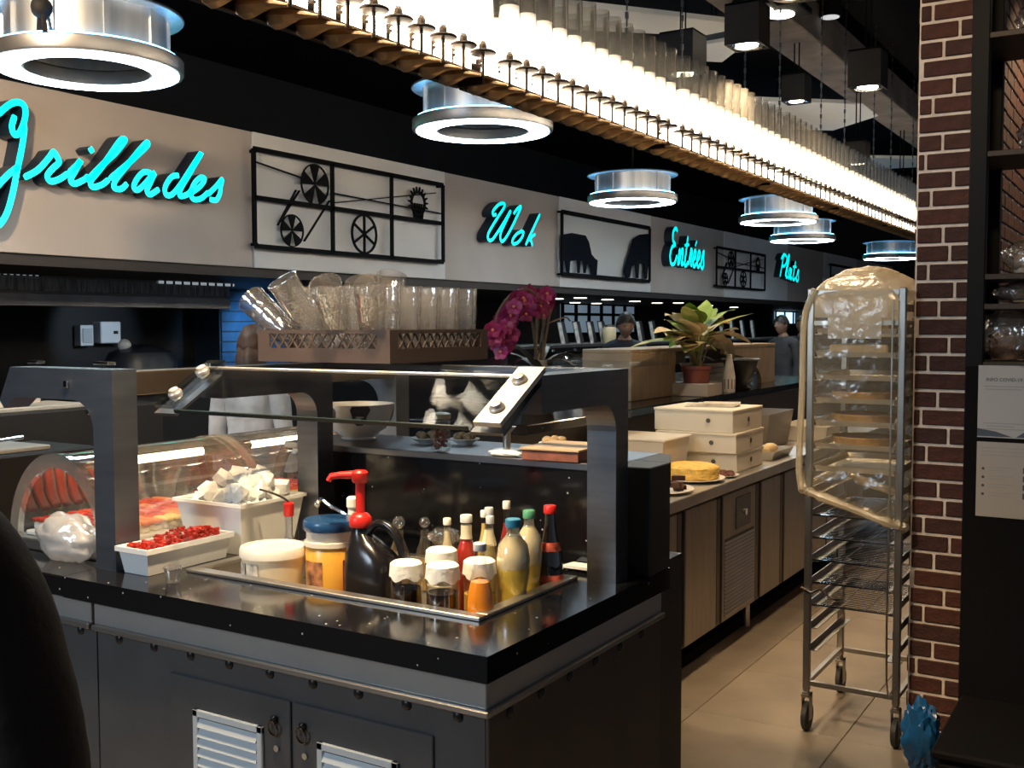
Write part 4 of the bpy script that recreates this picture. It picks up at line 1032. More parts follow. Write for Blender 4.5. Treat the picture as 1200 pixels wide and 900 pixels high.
SAUCE = [(.9, 0), (1, .02), (1, .52), (.92, .60), (.52, .74), (.44, .80), (.42, .93)]
BEER = [(.9, 0), (1, .02), (1, .46), (.90, .56), (.55, .72), (.42, .84), (.40, .93)]
JUICE = [(.85, 0), (1, .03), (.95, .20), (.86, .34), (1.02, .48), (1.06, .62), (.92, .76), (.50, .84), (.40, .87), (.40, .93)]
bottle(-1.651, 2.36, 1.080, .022, SAUCE, mat('mayo', (.80, .68, .42), .4), M_CAPW, 'short cream sauce bottle with a white cap, left of the ketchup', fill=.85)
bottle(-1.565, 2.325, 1.102, .032, SAUCE, mat('ketchup', (.60, .035, .015), .3), M_CAPW, 'red ketchup bottle with a cream neck band and white cap', lab=[(.76, .90)], fill=.75)
bottle(-1.600, 2.465, 1.090, .020, SAUCE, mat('mustard_pale', (.75, .52, .16), .4), M_CAPW, 'small yellow sauce bottle at the back, behind the ketchup', fill=.85)
M_TAN = mat('tan_sauce', (.45, .30, .13), .3)
bottle(-1.545, 2.405, 1.112, .024, SAUCE, M_TAN, mat('cap_grey', (.55, .56, .57), .35), 'tan sauce bottle with a pale grey cap, behind the ketchup', fill=.75, lab=[(.62, .78)])
bottle(-1.497, 2.335, 1.104, .023, BEER, mat('olive_sauce', (.30, .22, .07), .3), MATS['cap_grey'], 'olive brown sauce bottle with a grey cap, right of the ketchup', fill=.70)
bottle(-1.527, 2.466, 1.122, .022, SAUCE, mat('chilli_red', (.42, .02, .015), .3), M_CAPW, 'dark red chilli sauce bottle with a white cap at the back', fill=.78)
bottle(-1.378, 2.105, 1.086, .034, [(.88, 0), (1, .02), (1, .40), (.88, .52), (.48, .76), (.40, .84), (.40, .93)], mat('orange_drink', (.95, .30, .01), .25), MATS['cap_grey'], 'orange drink bottle in the front corner of the well', fill=.62)
M_YJ = mat('yellow_juice', (.98, .72, .02), .3); M_PET = thin('pet_milky', (.95, .93, .86), .12, .7, .06, haze=.12, hazecol=(.95, .92, .80)); M_BC = mat('cap_blue', (.03, .25, .42), .35)
bottle(-1.390, 2.275, 1.116, .041, JUICE, M_YJ, M_BC, 'rounded bottle of yellow juice with a blue cap, front one of two', foam=.86, fill=.55, glassm=M_PET)
bottle(-1.408, 2.385, 1.120, .034, JUICE, M_YJ, mat('cap_green', (.08, .30, .16), .35), 'yellow juice bottle with a green cap behind the first juice bottle', foam=.86, fill=.50, glassm=M_PET)
bottle(-1.383, 2.452, 1.125, .036, BEER, M_DARK, RED, 'dark brown sauce bottle with a red cap and red label', fill=.70, lab=[(.16, .36), (.58, .66)], labm=mat('label_redcream', (.55, .10, .06), .5, var=.8, scale=25), glassm=thin('brown_glass', (.25, .10, .05), .12, .8, .04))
single('napkin', MB().prismZ([(-1.415, 2.575), (-1.330, 2.575), (-1.320, 2.625), (-1.405, 2.627)], .9305, .938), WHITEP, 'folded white napkin beside the dark brown bottle at the back rim', 'napkin', (-1.37, 2.6, .93))

# ================================================================== ON THE RISER SHELF
sz = 1.2175
t = thing('cow_bowl', 'white bowl with dark cow patches on the riser shelf', 'bowl', (-2.32, 2.80, sz))
BP = [(.055, 0), (.060, .006), (.056, .012), (.098, .045), (.116, .085), (.120, .122), (.115, .122), (.110, .086), (.093, .050), (.05, .020), (.0, .018)]
part('bowl', MB().lathe(BP, n=36, capt=False), mat('bowl_white', (.74, .70, .66), .25), t, True, True)
def patch(q0, z0, rq, rz):
    vs = []; n = 14
    def R_(z):
        for (a, b), (c, d) in zip(BP[2:5], BP[3:6]):
            if b <= z <= d: return a + (c - a) * (z - b) / (d - b) + .0012
        return .119
    for k in range(n):
        q = 2 * PI * k / n; w = 1 + .25 * math.sin(q * 2 + q0 * 9) + .15 * math.sin(3 * q); z = min(.120, max(.03, z0 + rz * w * math.sin(q))); a = q0 + rq * w * math.cos(q); r = R_(z); vs.append((r * math.cos(a), r * math.sin(a), z))
    r = R_(min(.12, z0)); vs.append(((r + .001) * math.cos(q0), (r + .001) * math.sin(q0), min(.12, z0)))
    return MB()._add(vs, [(k, (k + 1) % n, n) for k in range(n)])
for q0, z0, a, b in ((-1.72, .100, .17, .020), (-.85, .095, .32, .030), (-2.7, .07, .3, .03), (.6, .08, .35, .03)): part('patch', patch(q0, z0, a, b), mat('patch_black', (.02, .02, .024), .3), t, False, True)
t = thing('spice_jar', 'clear glass jar of red brown nuts on the riser shelf', 'jar', (-1.905, 2.69, sz))
part('glass', MB().lathe([(.030, 0), (.030, .105), (.031, .108)], n=20, capt=False), M_JG, t, True, True)
nb = MB()
for k in range(70):
    q = random.uniform(0, 6.28); rr = .023 * math.sqrt(random.random()); nb.ball((rr * math.cos(q), rr * math.sin(q), .007 + random.random() * .056), .0055, 6, 4)
o = part('nuts', nb, mat('nut_brown', (.24, .07, .035), .5, var=.5, scale=60), t, True, True); o['kind'] = 'stuff'
part('lid', MB().lathe([(.032, .098), (.032, .112), (.02, .116)], n=18), mat('lid_brass', (.42, .34, .22), .35, .8), t, True, True)
single('menu_stack', MB().box(-.088, -.105, 0, .088, .105, .030, .002).use(1).box(-.092, -.110, .030, .092, .110, .036, .001), [mat('menu_red', (.20, .065, .04), .6, var=.3, scale=30), mat('menu_wood', (.46, .32, .19), .55, var=.12, scale=10)], 'flat stack of red brown menus with a tan wooden cover on the riser shelf', 'menus', (-1.485, 2.72, sz), rz=.08, local=True)
def slab(mb, P, z0, z1): return mb.prismZ(P, z0, z1)
pd = single('pedestal', MB().lathe([(.045, 0), (.045, .004), (.012, .010), (.012, .055), (.030, .075)], c=(-1.72, 2.78, sz), n=18), STEEL_W, 'small steel pedestal foot on the riser shelf under the front glass', 'pedestal', (-1.72, 2.78, sz), True)
single('napkin_pack', crumple((-1.655, 2.665, sz + .008), .042, (1.3, .7, .22), .2, 5, 21, 3, sz + .0005), mat('napkin_white', (.80, .80, .80), .6), 'folded white napkin lying on the riser shelf edge beside the pedestal', 'napkin', (-1.655, 2.665, sz), True)
for k, (x, y, r) in enumerate(((-2.05, 2.82, .055), (-1.93, 2.86, .05), (-1.62, 2.90, .05))):
    t = thing('dessert_dish', ['pale dish of pastries beside the cow bowl on the riser shelf', 'pale dish of brown pastries behind the nut jar', 'pale dish of pastries behind the steel pedestal'][k], 'dish', (x, y, sz))
    part('plate', MB().lathe([(r * .5, 0), (r * .55, .004), (r, .018), (r * .97, .020), (r * .5, .008), (0, .008)], n=22, capt=False), WHITEP, t, True, True)
    for j in range(4):
        q = j * 1.6 + k; part('pastry', MB().ball((r * .45 * math.cos(q), r * .45 * math.sin(q), .026), .017, 10, 6, sz=.8), mat('pastry', (.36, .25, .13), .7, var=.4, scale=60), t, True, True)

# ================================================================== RACK OF TUMBLERS ON THE GUARD TOP
RX0, RX1, RY0, RY1, RZ = -2.285, -1.795, 2.30, 2.79, 1.4975
M_RK = mat('rack_brown', (.046, .032, .028), .5, var=.1, scale=10)
t = thing('glass_rack', 'brown plastic lattice dishwasher rack standing on the guard top', 'rack', (RX0, RY0, RZ))
part('base', MB().box(RX0, RY0, RZ, RX1, RY1, RZ + .012).box(RX0, RY0, RZ + .012, RX1, RY0 + .006, RZ + .040).box(RX0, RY1 - .006, RZ + .012, RX1, RY1, RZ + .040).box(RX0, RY0 + .006, RZ + .012, RX0 + .006, RY1 - .006, RZ + .040).box(RX1 - .006, RY0 + .006, RZ + .012, RX1, RY1 - .006, RZ + .040), M_RK, t)
tb = MB()
tb.box(RX0, RY0, RZ + .082, RX1, RY0 + .008, RZ + .092).box(RX0, RY1 - .008, RZ + .082, RX1, RY1, RZ + .092).box(RX0, RY0 + .008, RZ + .082, RX0 + .008, RY1 - .008, RZ + .092).box(RX1 - .008, RY0 + .008, RZ + .082, RX1, RY1 - .008, RZ + .092)
part('top_rim', tb, M_RK, t)
for x in (RX0, RX1 - .045):
    for y in (RY0, RY1 - .007): part('corner', MB().box(x, y, RZ + .04, x + .045, y + .007, RZ + .082), M_RK, t)
for y in (RY0, RY1 - .045):
    for x in (RX0, RX1 - .007): part('corner', MB().box(x, y + .007, RZ + .04, x + .007, y + .038, RZ + .082), M_RK, t)
for side in range(4):
    lt_ = MB(); L0, L1 = .045, RX1 - RX0 - .045
    n = 11; st = (L1 - L0) / n
    for k in range(n):
        for a, b in ((0, 1), (1, 0)):
            u0 = L0 + (k + a) * st; u1 = L0 + (k + b) * st; z0, z1 = RZ + .038, RZ + .084
            if side == 0: p0, p1 = (RX0 + u0, RY0 + .003 + .001 * a, z0), (RX0 + u1, RY0 + .003 + .001 * a, z1); up = (0, 1, 0)
            elif side == 1: p0, p1 = (RX1 - .003 - .001 * a, RY0 + u0, z0), (RX1 - .003 - .001 * a, RY0 + u1, z1); up = (1, 0, 0)
            elif side == 2: p0, p1 = (RX0 + u0, RY1 - .003, z0), (RX0 + u1, RY1 - .003, z1); up = (0, 1, 0)
            else: p0, p1 = (RX0 + .003, RY0 + u0, z0), (RX0 + .003, RY0 + u1, z1); up = (1, 0, 0)
            lt_.bar(p0, p1, .005, .004, up)
    part('lattice', lt_, M_RK, t)
def tumbler_mesh():
    P = [(.030, 0), (.034, .004), (.040, .08), (.0445, .175), (.0460, .182), (.0442, .182), (.0385, .08), (.031, .012), (0, .012)]
    mb = MB().lathe(P, n=24, capt=False)
    for k in range(12):
        q = 2 * PI * k / 12; mb.bar((.0345 * math.cos(q), .0345 * math.sin(q), .01), (.0445 * math.cos(q), .0445 * math.sin(q), .13), .003, .002, (math.cos(q), math.sin(q), 0))
    return mb
tm = tumbler_mesh().mesh('tumbler', TUMBLER, True)
def tumbler(loc, rot, label, group=None):
    o = bpy.data.objects.new('tumbler', tm); COL.objects.link(o); o.location = loc; o.rotation_euler = rot; return tag(o, label, 'tumbler', group)
for i in range(5):
    for j in range(5):
        x = RX0 + .056 + i * .0945; y = RY0 + .056 + j * .0945
        if i == 0 and j == 0: continue
        nth = ['first', 'second', 'third', 'fourth', 'fifth']
        lab_ = 'clear tumbler standing upright in the brown rack, %s from the front on its right side' % nth[j] if i == 4 else 'clear tumbler standing upright in the brown rack, %s from the left in the front row' % nth[i] if j == 0 else 'clear plastic tumbler standing upright amid the brown rack'
        tumbler((x, y, RZ + .0125), (0, 0, i + j), lab_, 'upright tumblers in the rack').scale = (1, 1, 1.12)
tumbler((RX0 + .075, RY0 + .05, RZ + .078), (0, -.95, 0), 'clear plastic tumbler leaning out over the left end of the brown rack')
for k, (x, y, rx, ry) in enumerate(((RX0 + .16, RY0 + .07, .55, -.25), (RX0 + .27, RY0 + .05, .75, .1), (RX0 + .38, RY0 + .06, .8, .05), (RX0 + .30, RY0 + .22, -.3, .2), (RX0 + .20, RY0 + .28, .4, -.5))):
    tumbler((x, y, RZ + .085), (rx, ry, .3 * k), ['clear tumbler tipped forward on the heap, left of the open-mouthed pair', 'left of two clear tumblers tipped with their open mouths to the front', 'right of two clear tumblers tipped with their open mouths to the front', 'clear tumbler on top of the heap behind the open-mouthed pair', 'clear tumbler at the back of the heap, tilted left'][k])
# ================================================================== PREP COUNTER (right of the island)
PX, PZ = -1.80, .838
M_FRIDGE = mat('fridge_steel', (.34, .31, .28), .36, 1.0, var=.12, scale=3, stretch=(20, 20, 1))
t = thing('prep_counter', 'stainless prep counter with under-counter doors along the trolley aisle', 'counter', (PX, 3.6, 0))
part('worktop', MB().box(-2.52, 3.5, PZ - .052, PX, 9.0, PZ, .004), STEEL_W, t)
part('body', MB().box(-2.50, 3.52, .14, PX - .03, 8.98, PZ - .053), mat('carcass_steel', (.18, .17, .16), .4, .9), t)
part('plinth', MB().box(-2.45, 3.56, 0, PX - .09, 8.9, .05), MATTE, t)
for y in (3.7, 5.45, 7.2, 8.8): part('leg', MB().tube([(PX - .075, y, 0), (PX - .075, y, .14)], .022, 10), STEEL, t)
def fdoor(y0, y1, name='door'):
    d = part(name, MB().box(PX - .029, y0, .155, PX - .006, y1, .775, .004), M_FRIDGE, t); return d
def handle(d, y): part('handle', MB().box(PX - .008, y, .30, PX + .004, y + .03, .70, .003), STEEL, d)
for y0, y1 in ((3.60, 3.98), (4.00, 4.335), (4.435, 4.82), (5.48, 5.805), (5.885, 6.30), (6.33, 6.75), (6.78, 7.2), (7.23, 7.7)):
    fdoor(y0, y1)
for y in (4.345, 4.83, 5.395, 5.815):
    part('door_pull', MB().box(PX - .026, y + .01, .16, PX - .012, y + .058, .77, .003), mat('pull_dark', (.12, .11, .10), .4, 1.0), t)
lp = fdoor(4.905, 5.385, 'louvre_panel')
part('control_panel', MB().box(PX - .007, 5.08, .585, PX - .002, 5.30, .745, .003), mat('control_dark', (.02, .02, .022), .25), lp)
part('dial', MB().lathe([(.018, 0), (.018, .012)], c=(PX - .002, 5.20, .66), n=14, M=Matrix.Rotation(PI / 2, 3, 'Y')), CHROME, lp, True)
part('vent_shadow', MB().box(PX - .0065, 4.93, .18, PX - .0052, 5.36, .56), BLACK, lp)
sl = MB().prismY([(PX - .007, 0), (PX - .001, -.004), (PX - .001, 0), (PX - .007, .012)], 4.93, 5.36).mesh('slat', STEEL)
for k in range(20): piece('slat', sl, lp, Vector((0, 0, .185 + k * .0185)) - wloc(lp))

# raised granite ledge behind
LZ = 1.160
t = thing('raised_ledge', 'raised black granite ledge on a dark half wall behind the prep counter', 'ledge', (-2.6, 4.3, 0))
part('slab', MB().box(-3.05, 4.05, LZ - .045, -2.40, 9.2, LZ, .004), GRANITE, t)
part('half_wall', MB().box(-2.98, 4.12, 0, -2.56, 9.1, LZ - .046), mat('half_wall', (.05, .038, .03), .5), t)

def W(x, y, X): return at(x, y, X=X)
# wooden arched display stand
M_WOOD = mat('pale_wood', (.34, .265, .18), .55, var=.18, scale=6, stretch=(1, 12, 1))
WY0_, WY1_ = 5.62, 8.28
t = thing('wooden_stand', 'long pale wooden display stand with arched end frames on the raised ledge', 'display stand', (-2.75, WY0_, LZ))
part('top_plank', MB().box(-2.95, WY0_, 1.440, -2.63, WY1_, 1.462, .003), M_WOOD, t)
part('end_panel', MB().box(-2.95, WY0_, LZ + .001, -2.63, WY0_ + .65, 1.440, .003), M_WOOD, t)
arch = [(8.02, LZ + .001), (WY1_, LZ + .001), (WY1_, 1.439), (7.15, 1.439), (7.15, 1.40)] + [(7.15 + .82 * math.sin(PI / 2 * k / 10), 1.16 + .24 * math.cos(PI / 2 * k / 10)) for k in range(1, 11)]
part('arch_panel', MB().prismX(arch[::-1], -2.665, -2.635), M_WOOD, t)
part('arch_panel', MB().prismX(arch[::-1], -2.945, -2.915), M_WOOD, t)
part('back_rail', MB().box(-2.945, WY0_ + .66, 1.33, -2.92, 7.14, 1.439), M_WOOD, t)
M_TRAYW = mat('tray_offwhite', (.62, .58, .52), .5)
for k in range(5):
    y = 6.95 + .03 * (k % 2)
    single('tray', tub(MB(), -2.89, -2.68, y, y + .95, LZ + .002 + k * .036, LZ + .034 + k * .036, .015), M_TRAYW, 'off-white tray in the stack under the wooden arch, %s' % ['lowest', 'second from the bottom', 'middle one', 'second from the top', 'topmost'][k], 'tray', (-2.78, y, LZ + k * .036))
# dark urn with rim in front of the stand
t = thing('serving_bowl', 'dark footed serving bowl with a pale rim under the wooden arch', 'bowl', (-2.50, 7.10, LZ))
part('bowl', MB().lathe([(.07, 0), (.075, .012), (.05, .03), (.05, .06), (.10, .12), (.12, .20), (.115, .20), (.09, .12), (0, .09)], n=24, capt=False), BLACK, t, True, True)
part('rim', MB().lathe([(.112, .198), (.135, .205), (.135, .212), (.112, .210)], n=24, capb=False, capt=False), STEEL_W, t, True, True)
# white bottle with checked label
t = thing('sauce_bottle', 'white bottle with a red checked label at the ledge front edge', 'bottle', (-2.47, 6.80, LZ))
part('body', MB().lathe([(.038, 0), (.040, .01), (.040, .10), (.026, .19), (.018, .22)], n=20), mat('bottle_white', (.80, .78, .74), .35), t, True, True)
part('cap', MB().lathe([(.019, .218), (.019, .245), (.012, .25)], n=14), M_CAPW, t, True, True)
ck = MB()
for r_ in range(3):
    for c_ in range(10):
        a = 2 * PI * c_ / 10 - 2.6
        ck.use((r_ + c_) % 2); b = a + 2 * PI / 10
        ck._add([(.0407 * math.cos(a), .0407 * math.sin(a), .02 + r_ * .022), (.0407 * math.cos(b), .0407 * math.sin(b), .02 + r_ * .022), (.0407 * math.cos(b), .0407 * math.sin(b), .042 + r_ * .022), (.0407 * math.cos(a), .0407 * math.sin(a), .042 + r_ * .022)], [(0, 1, 2, 3)])
part('label', ck, [mat('check_red', (.45, .05, .02), .5), mat('check_dark', (.06, .03, .02), .5)], t, False, True)

# plant in a red-brown pot
P0 = W(816, 445, -2.52); px_, py_ = P0.x, P0.y
t = thing('potted_plant', 'leafy yellow-green potted plant in a red-brown pot on the raised ledge', 'plant', (px_, py_, LZ))
part('pot', MB().lathe([(.074, .081), (.078, .084), (.088, .165), (.096, .167), (.096, .188), (.086, .188), (.080, .170), (0, .165)], n=24, capt=False), mat('pot_red', (.20, .055, .040), .5), t, True, True)
part('pot_stand', MB().box(-.12, -.12, .0, .12, .14, .080, .004), mat('stand_grey', (.42, .38, .34), .6), t, False, True)
M_LEAF = [mat('leaf_green', (.22, .36, .045), .45, var=.25, scale=9), mat('leaf_lime', (.40, .48, .09), .45, var=.3, scale=9, col2=(.66, .60, .22)), mat('leaf_cream', (.72, .60, .34), .5, var=.2, scale=12, col2=(.78, .64, .38))]
rl = random.Random(5)
def leaf_mb(base, tip, width, droop, sidev):
    a = Vector(base); b = Vector(tip); n = 7; L_, C_, R_ = [], [], []
    d = (b - a); sd = d.cross(Vector((0, 0, 1)));
    sd = sd.normalized() if sd.length > 1e-4 else Vector((1, 0, 0)); sd = (sd + Vector(sidev) * .3).normalized()
    for i in range(n + 1):
        s_ = i / n; c = a + d * s_ + Vector((0, 0, droop * 4 * s_ * (1 - s_) - droop * .6 * s_ * s_)); w = width * math.sin(PI * (.08 + .92 * s_) ** .8) * (1 if i < n else .02) + .001
        C_.append(c + Vector((0, 0, -.12 * w))); L_.append(c + sd * w); R_.append(c - sd * w)
    return MB().sheet([[L_[i], C_[i], R_[i]] for i in range(n + 1)])
leaf_px = [((800, 400), (765, 384), .035, 1), ((803, 398), (776, 398), .03, 0), ((808, 392), (778, 372), .05, 2), ((812, 390), (798, 372), .055, 2), ((815, 385), (808, 352), .05, 0), ((818, 385), (828, 350), .06, 0), ((820, 388), (838, 358), .055, 0),
           ((815, 392), (815, 375), .06, 2), ((822, 392), (848, 380), .05, 0), ((822, 388), (884, 366), .032, 1), ((824, 386), (862, 360), .045, 0), ((826, 395), (852, 400), .05, 2), ((828, 392), (882, 400), .032, 2), ((840, 395), (861, 420), .04, 2), ((806, 396), (790, 386), .05, 1),
           ((810, 400), (735, 405), .022, 1), ((805, 410), (795, 392), .03, 1), ((812, 412), (800, 408), .022, 0), ((818, 412), (812, 398), .02, 0), ((812, 384), (802, 356), .04, 1), ((820, 394), (836, 384), .06, 2), ((806, 388), (788, 378), .055, 0), ((814, 380), (822, 366), .06, 1), ((812, 398), (782, 392), .05, 2), ((824, 398), (846, 392), .055, 0), ((816, 402), (806, 386), .06, 2), ((822, 402), (832, 386), .06, 1), ((808, 396), (792, 394), .05, 0), ((818, 378), (812, 360), .055, 0), ((828, 380), (846, 370), .05, 1), ((804, 384), (790, 364), .045, 2), ((822, 404), (842, 406), .045, 2), ((806, 404), (784, 404), .04, 0)]
st = MB()
root = Vector((px_, py_, LZ + .16))
for k in range(16):
    ang = rl.uniform(0, 6.28); bx_ = 816 + 16 * math.cos(ang); by_ = 392 + 10 * math.sin(ang); ln_ = rl.uniform(16, 34)
    leaf_px.append(((bx_, by_), (bx_ + ln_ * math.cos(ang) * 1.2, by_ + ln_ * .55 * math.sin(ang) - 8), rl.uniform(.04, .06), rl.choice((2, 2, 1, 0, 2))))
for k, (b, e, w, mi) in enumerate(leaf_px):
    dx = rl.uniform(-.10, .12); B_ = W(b[0], b[1], px_ + dx * .6); E_ = W(e[0], e[1], px_ + dx * 1.5)
    part('leaf', leaf_mb(B_, E_, w * 1.25, rl.uniform(.01, .035), (0, rl.uniform(-.4, .4), rl.uniform(.3, 1.0))), M_LEAF[mi], t, True)
    st.tube([root + Vector((rl.uniform(-.03, .03), rl.uniform(-.03, .03), 0)), (root + B_) / 2 + Vector((0, 0, .02)), B_], .004, 5)
part('stems', st, mat('stem_brown', (.16, .14, .06), .6), t, True)

# orchid
OX = -2.66; P0 = W(630, 470, OX)
t = thing('orchid', 'magenta orchid in a dark pot with bare stems behind the sneeze guard', 'orchid', (OX, P0.y, LZ))
part('pot', MB().lathe([(.075, 0), (.08, .005), (.10, .20), (.108, .205), (.108, .225), (.096, .225), (.09, .2), (0, .195)], n=22, capt=False), mat('pot_dark', (.05, .04, .035), .4), t, True, True)
b0 = Vector((OX, P0.y, LZ + .2)); sm = MB()
tips = [W(608, 345, OX), W(640, 342, OX + .05), W(595, 395, OX - .03)]
sm.tube(catmull([b0, W(636, 400, OX), W(634, 360, OX), W(620, 340, OX), W(600, 345, OX), W(583, 368, OX), W(582, 400, OX), W(590, 412, OX)], 5), .006, 6)
sm.tube(catmull([b0, W(628, 395, OX), W(630, 360, OX), W(640, 345, OX)], 5), .006, 6)
for x in (622, 640, 632, 645): sm.tube([b0 + Vector((rl.uniform(-.03, .03), rl.uniform(-.03, .03), 0)), W(x, 362, OX + rl.uniform(-.05, .05))], .007, 6)
sm.tube(catmull([W(640, 380, OX), W(662, 372, OX + .02), W(668, 376, OX + .02)], 4), .004, 5)
part('stems', sm, mat('orchid_stem', (.10, .075, .05), .6), t, True)
for k in range(7):
    q = k * .9; e = b0 + Vector((.24 * math.cos(q), .24 * math.sin(q), .05 + .05 * (k % 3)))
    part('leaf', leaf_mb(b0 + Vector((0, 0, .02)), e, .028, .05, (0, 0, .3)), mat('orchid_leaf', (.10, .09, .06), .45, var=.3, scale=10), t, True)
def flower_mb():
    mb = MB()
    for k in range(5):
        q = 2 * PI * k / 5 + .3; w = .030 if k in (0, 2) else .022; vs = [(0, 0, 0)]
        d = Vector((math.cos(q), math.sin(q), 0)); s_ = Vector((-d.y, d.x, 0)); pts = []
        for f_, ww in ((.35, .75), (.7, 1.0), (1.0, .45)): pts.append((f_, ww))
        L_ = [d * (.048 * f_) + s_ * (w * ww) + Vector((0, 0, .010 * f_)) for f_, ww in pts]; R_ = [d * (.048 * f_) - s_ * (w * ww) + Vector((0, 0, .010 * f_)) for f_, ww in pts]
        C_ = [d * (.050 * f_) + Vector((0, 0, .018 * f_)) for f_, ww in pts]
        mb.sheet([[Vector((0, 0, 0))] * 3] + [[L_[i], C_[i], R_[i]] for i in range(3)])
    mb.use(1).ball((0, 0, .014), .010, 8, 6)
    return mb
M_ORC = [mat('orchid_magenta', (.21, .010, .095), .5, var=.35, scale=30), mat('orchid_lip', (.60, .16, .10), .5)]
fme = flower_mb().mesh('flower', M_ORC, True)
fpx = [(587, 372), (583, 382), (592, 384), (580, 393), (590, 396), (598, 378), (582, 403), (592, 406), (600, 392), (588, 413), (602, 352), (610, 345), (612, 358), (606, 365), (620, 342), (622, 354), (616, 368), (630, 345), (632, 358), (640, 344), (642, 354), (638, 364), (596, 362), (626, 364), (612, 350), (603, 360), (584, 388), (596, 402), (577, 386), (636, 350)]
fpx += [(585, 377), (594, 390), (605, 348), (615, 352), (625, 348), (635, 352), (643, 348), (608, 368), (620, 362), (632, 366), (588, 408), (598, 370), (579, 398)]
for k, (x, y) in enumerate(fpx):
    p = W(x, y, OX + rl.uniform(-.07, .07)); dirv = (Vector((rl.uniform(-.1, .9), -1, rl.uniform(-.5, .5)))).normalized()
    q = dirv.to_track_quat('Z', 'Y').to_euler()
    piece('flower', fme, t, p - wloc(t), (q.x, q.y, q.z + rl.uniform(0, 1)), (.82, .82, .82))
# equipment lump and trays on the ledge, left end
single('water_jug', MB().lathe([(.05, 0), (.055, .01), (.06, .10), (.03, .15), (.02, .18), (.022, .19)], c=(*at(758, 458, X=-2.75).xy, LZ), n=18), mat('jug_blue', (.10, .18, .32), .3), 'small blue-grey water jug on the left end of the raised ledge', 'jug', (*at(758, 458, X=-2.75).xy, LZ), True)

# ---------- things on the prep counter
M_BOX = mat('box_white', (.74, .68, .56), .6, var=.04, scale=4)
def pbox(x0, y0, z0, w, d, h, label, rz=0):
    t = thing('pizza_box', label, 'box', (x0, y0, z0), rz)
    part('tray', MB().box(0, 0, .0005, w, d, h - .012, .003), M_BOX, t, False, True)
    part('lid', MB().box(-.004, -.004, h - .014, w + .004, d + .004, h, .003), M_BOX, t, False, True)
    part('vent', MB().lathe([(.014, 0), (.014, .002)], c=(w + .004, d * .5, h * .5), n=12, M=Matrix.Rotation(PI / 2, 3, 'Y')).lathe([(.012, 0), (.012, .002)], c=(w * .7, -.0045, h * .52), n=12, M=Matrix.Rotation(PI / 2, 3, 'X')), mat('vent_grey', (.10, .09, .08), .7), t, False, True)
    return t
pbox(-2.30, 5.30, PZ, .42, .42, .100, 'white cardboard pizza box, lowest of the stack of three')
pbox(-2.31, 5.25, PZ + .1005, .44, .46, .105, 'white cardboard pizza box, middle of the stack of three', .02)
pbox(-2.33, 5.27, PZ + .206, .44, .44, .120, 'white cardboard pizza box, topmost of the stack of three', -.02)
nk = MB()
for k in range(4): nk.box(-.14 + .03 * k, -.12 + .02 * k, .004 * k, .12 + .01 * k, .10, .004 * k + .0035)
single('paper_sheets', nk, mat('paper_grey', (.55, .50, .42), .7, var=.3, scale=15), 'loose crumpled paper sheets on top of the pizza box stack', 'paper', (-2.10, 5.52, PZ + .327), local=True, rz=.3)
t = thing('plastic_tub', 'translucent white lidded food tub left of the pizza boxes', 'tub', (-2.36, 4.95, PZ))
part('tub', tub(MB(), -2.47, -2.10, 4.86, 5.20, PZ + .001, PZ + .185, .02, .004), mat('tub_milky', (.60, .56, .50), .4), t)
part('lid', MB().box(-2.48, 4.85, PZ + .186, -2.09, 5.21, PZ + .200, .005), mat('tub_lid', (.66, .62, .55), .4), t)
# cake and chocolate slices
t = thing('cake_plate', 'yellow sponge cake on a white plate at the prep counter front', 'cake', (-1.98, 4.93, PZ))
part('plate', MB().lathe([(.09, .001), (.10, .004), (.165, .016), (.165, .019), (.095, .008), (0, .008)], n=30, capt=False), WHITEP, t, True, True)
bm = bmesh.new(); bmesh.ops.create_icosphere(bm, subdivisions=4, radius=1)
for v in bm.verts:
    n = v.co.normalized(); d = 1 + .05 * mnoise.noise(n * 9)
    rr = math.hypot(n.x, n.y); k = max(abs(n.z), rr) ** -1 if True else 1
    v.co = Vector((n.x * .135 * d * min(k, 1.18), n.y * .135 * d * min(k, 1.18), .045 + n.z * .040 * d * min(k, 1.25)))
part('cake', MB().addbm(bm), mat('sponge', (.80, .52, .12), .7, var=.18, scale=40, bump=.6, bscale=80), t, True, True)
M_CHOC = mat('chocolate', (.055, .022, .014), .4, var=.4, scale=30)
t = thing('brownie_plate', 'white plate of dark chocolate wedges, nearest on the prep counter', 'cake plate', (-2.0, 4.52, PZ))
part('plate', MB().lathe([(.10, .001), (.11, .004), (.185, .014), (.185, .017), (.105, .008), (0, .008)], n=30, capt=False), WHITEP, t, True, True)
rb = random.Random(3)
for k in range(26):
    q = rb.uniform(0, 6.28); rr = .14 * math.sqrt(rb.random()); b = rb.uniform(0, 6.28); w_ = .035
    tri = [(w_ * math.cos(b), w_ * math.sin(b)), (w_ * math.cos(b + 2.3), w_ * math.sin(b + 2.3)), (w_ * math.cos(b + 3.9), w_ * math.sin(b + 3.9))]
    z = .010 + (.024 if k > 14 else 0) + (.02 if k > 20 else 0)
    part('wedge', MB().prismZ([(rr * math.cos(q) + a, rr * math.sin(q) + c) for a, c in tri], z, z + .022), M_CHOC if k % 4 else mat('cream_top', (.72, .60, .42), .6), t, False, True)
t = thing('brownie_plate', 'flat plate of dark red brown biscuits right of the yellow cake', 'biscuit plate', (-1.905, 5.14, PZ))
part('plate', MB().lathe([(.06, .001), (.09, .010), (.09, .012), (.06, .006), (0, .006)], n=24, capt=False), WHITEP, t, True, True)
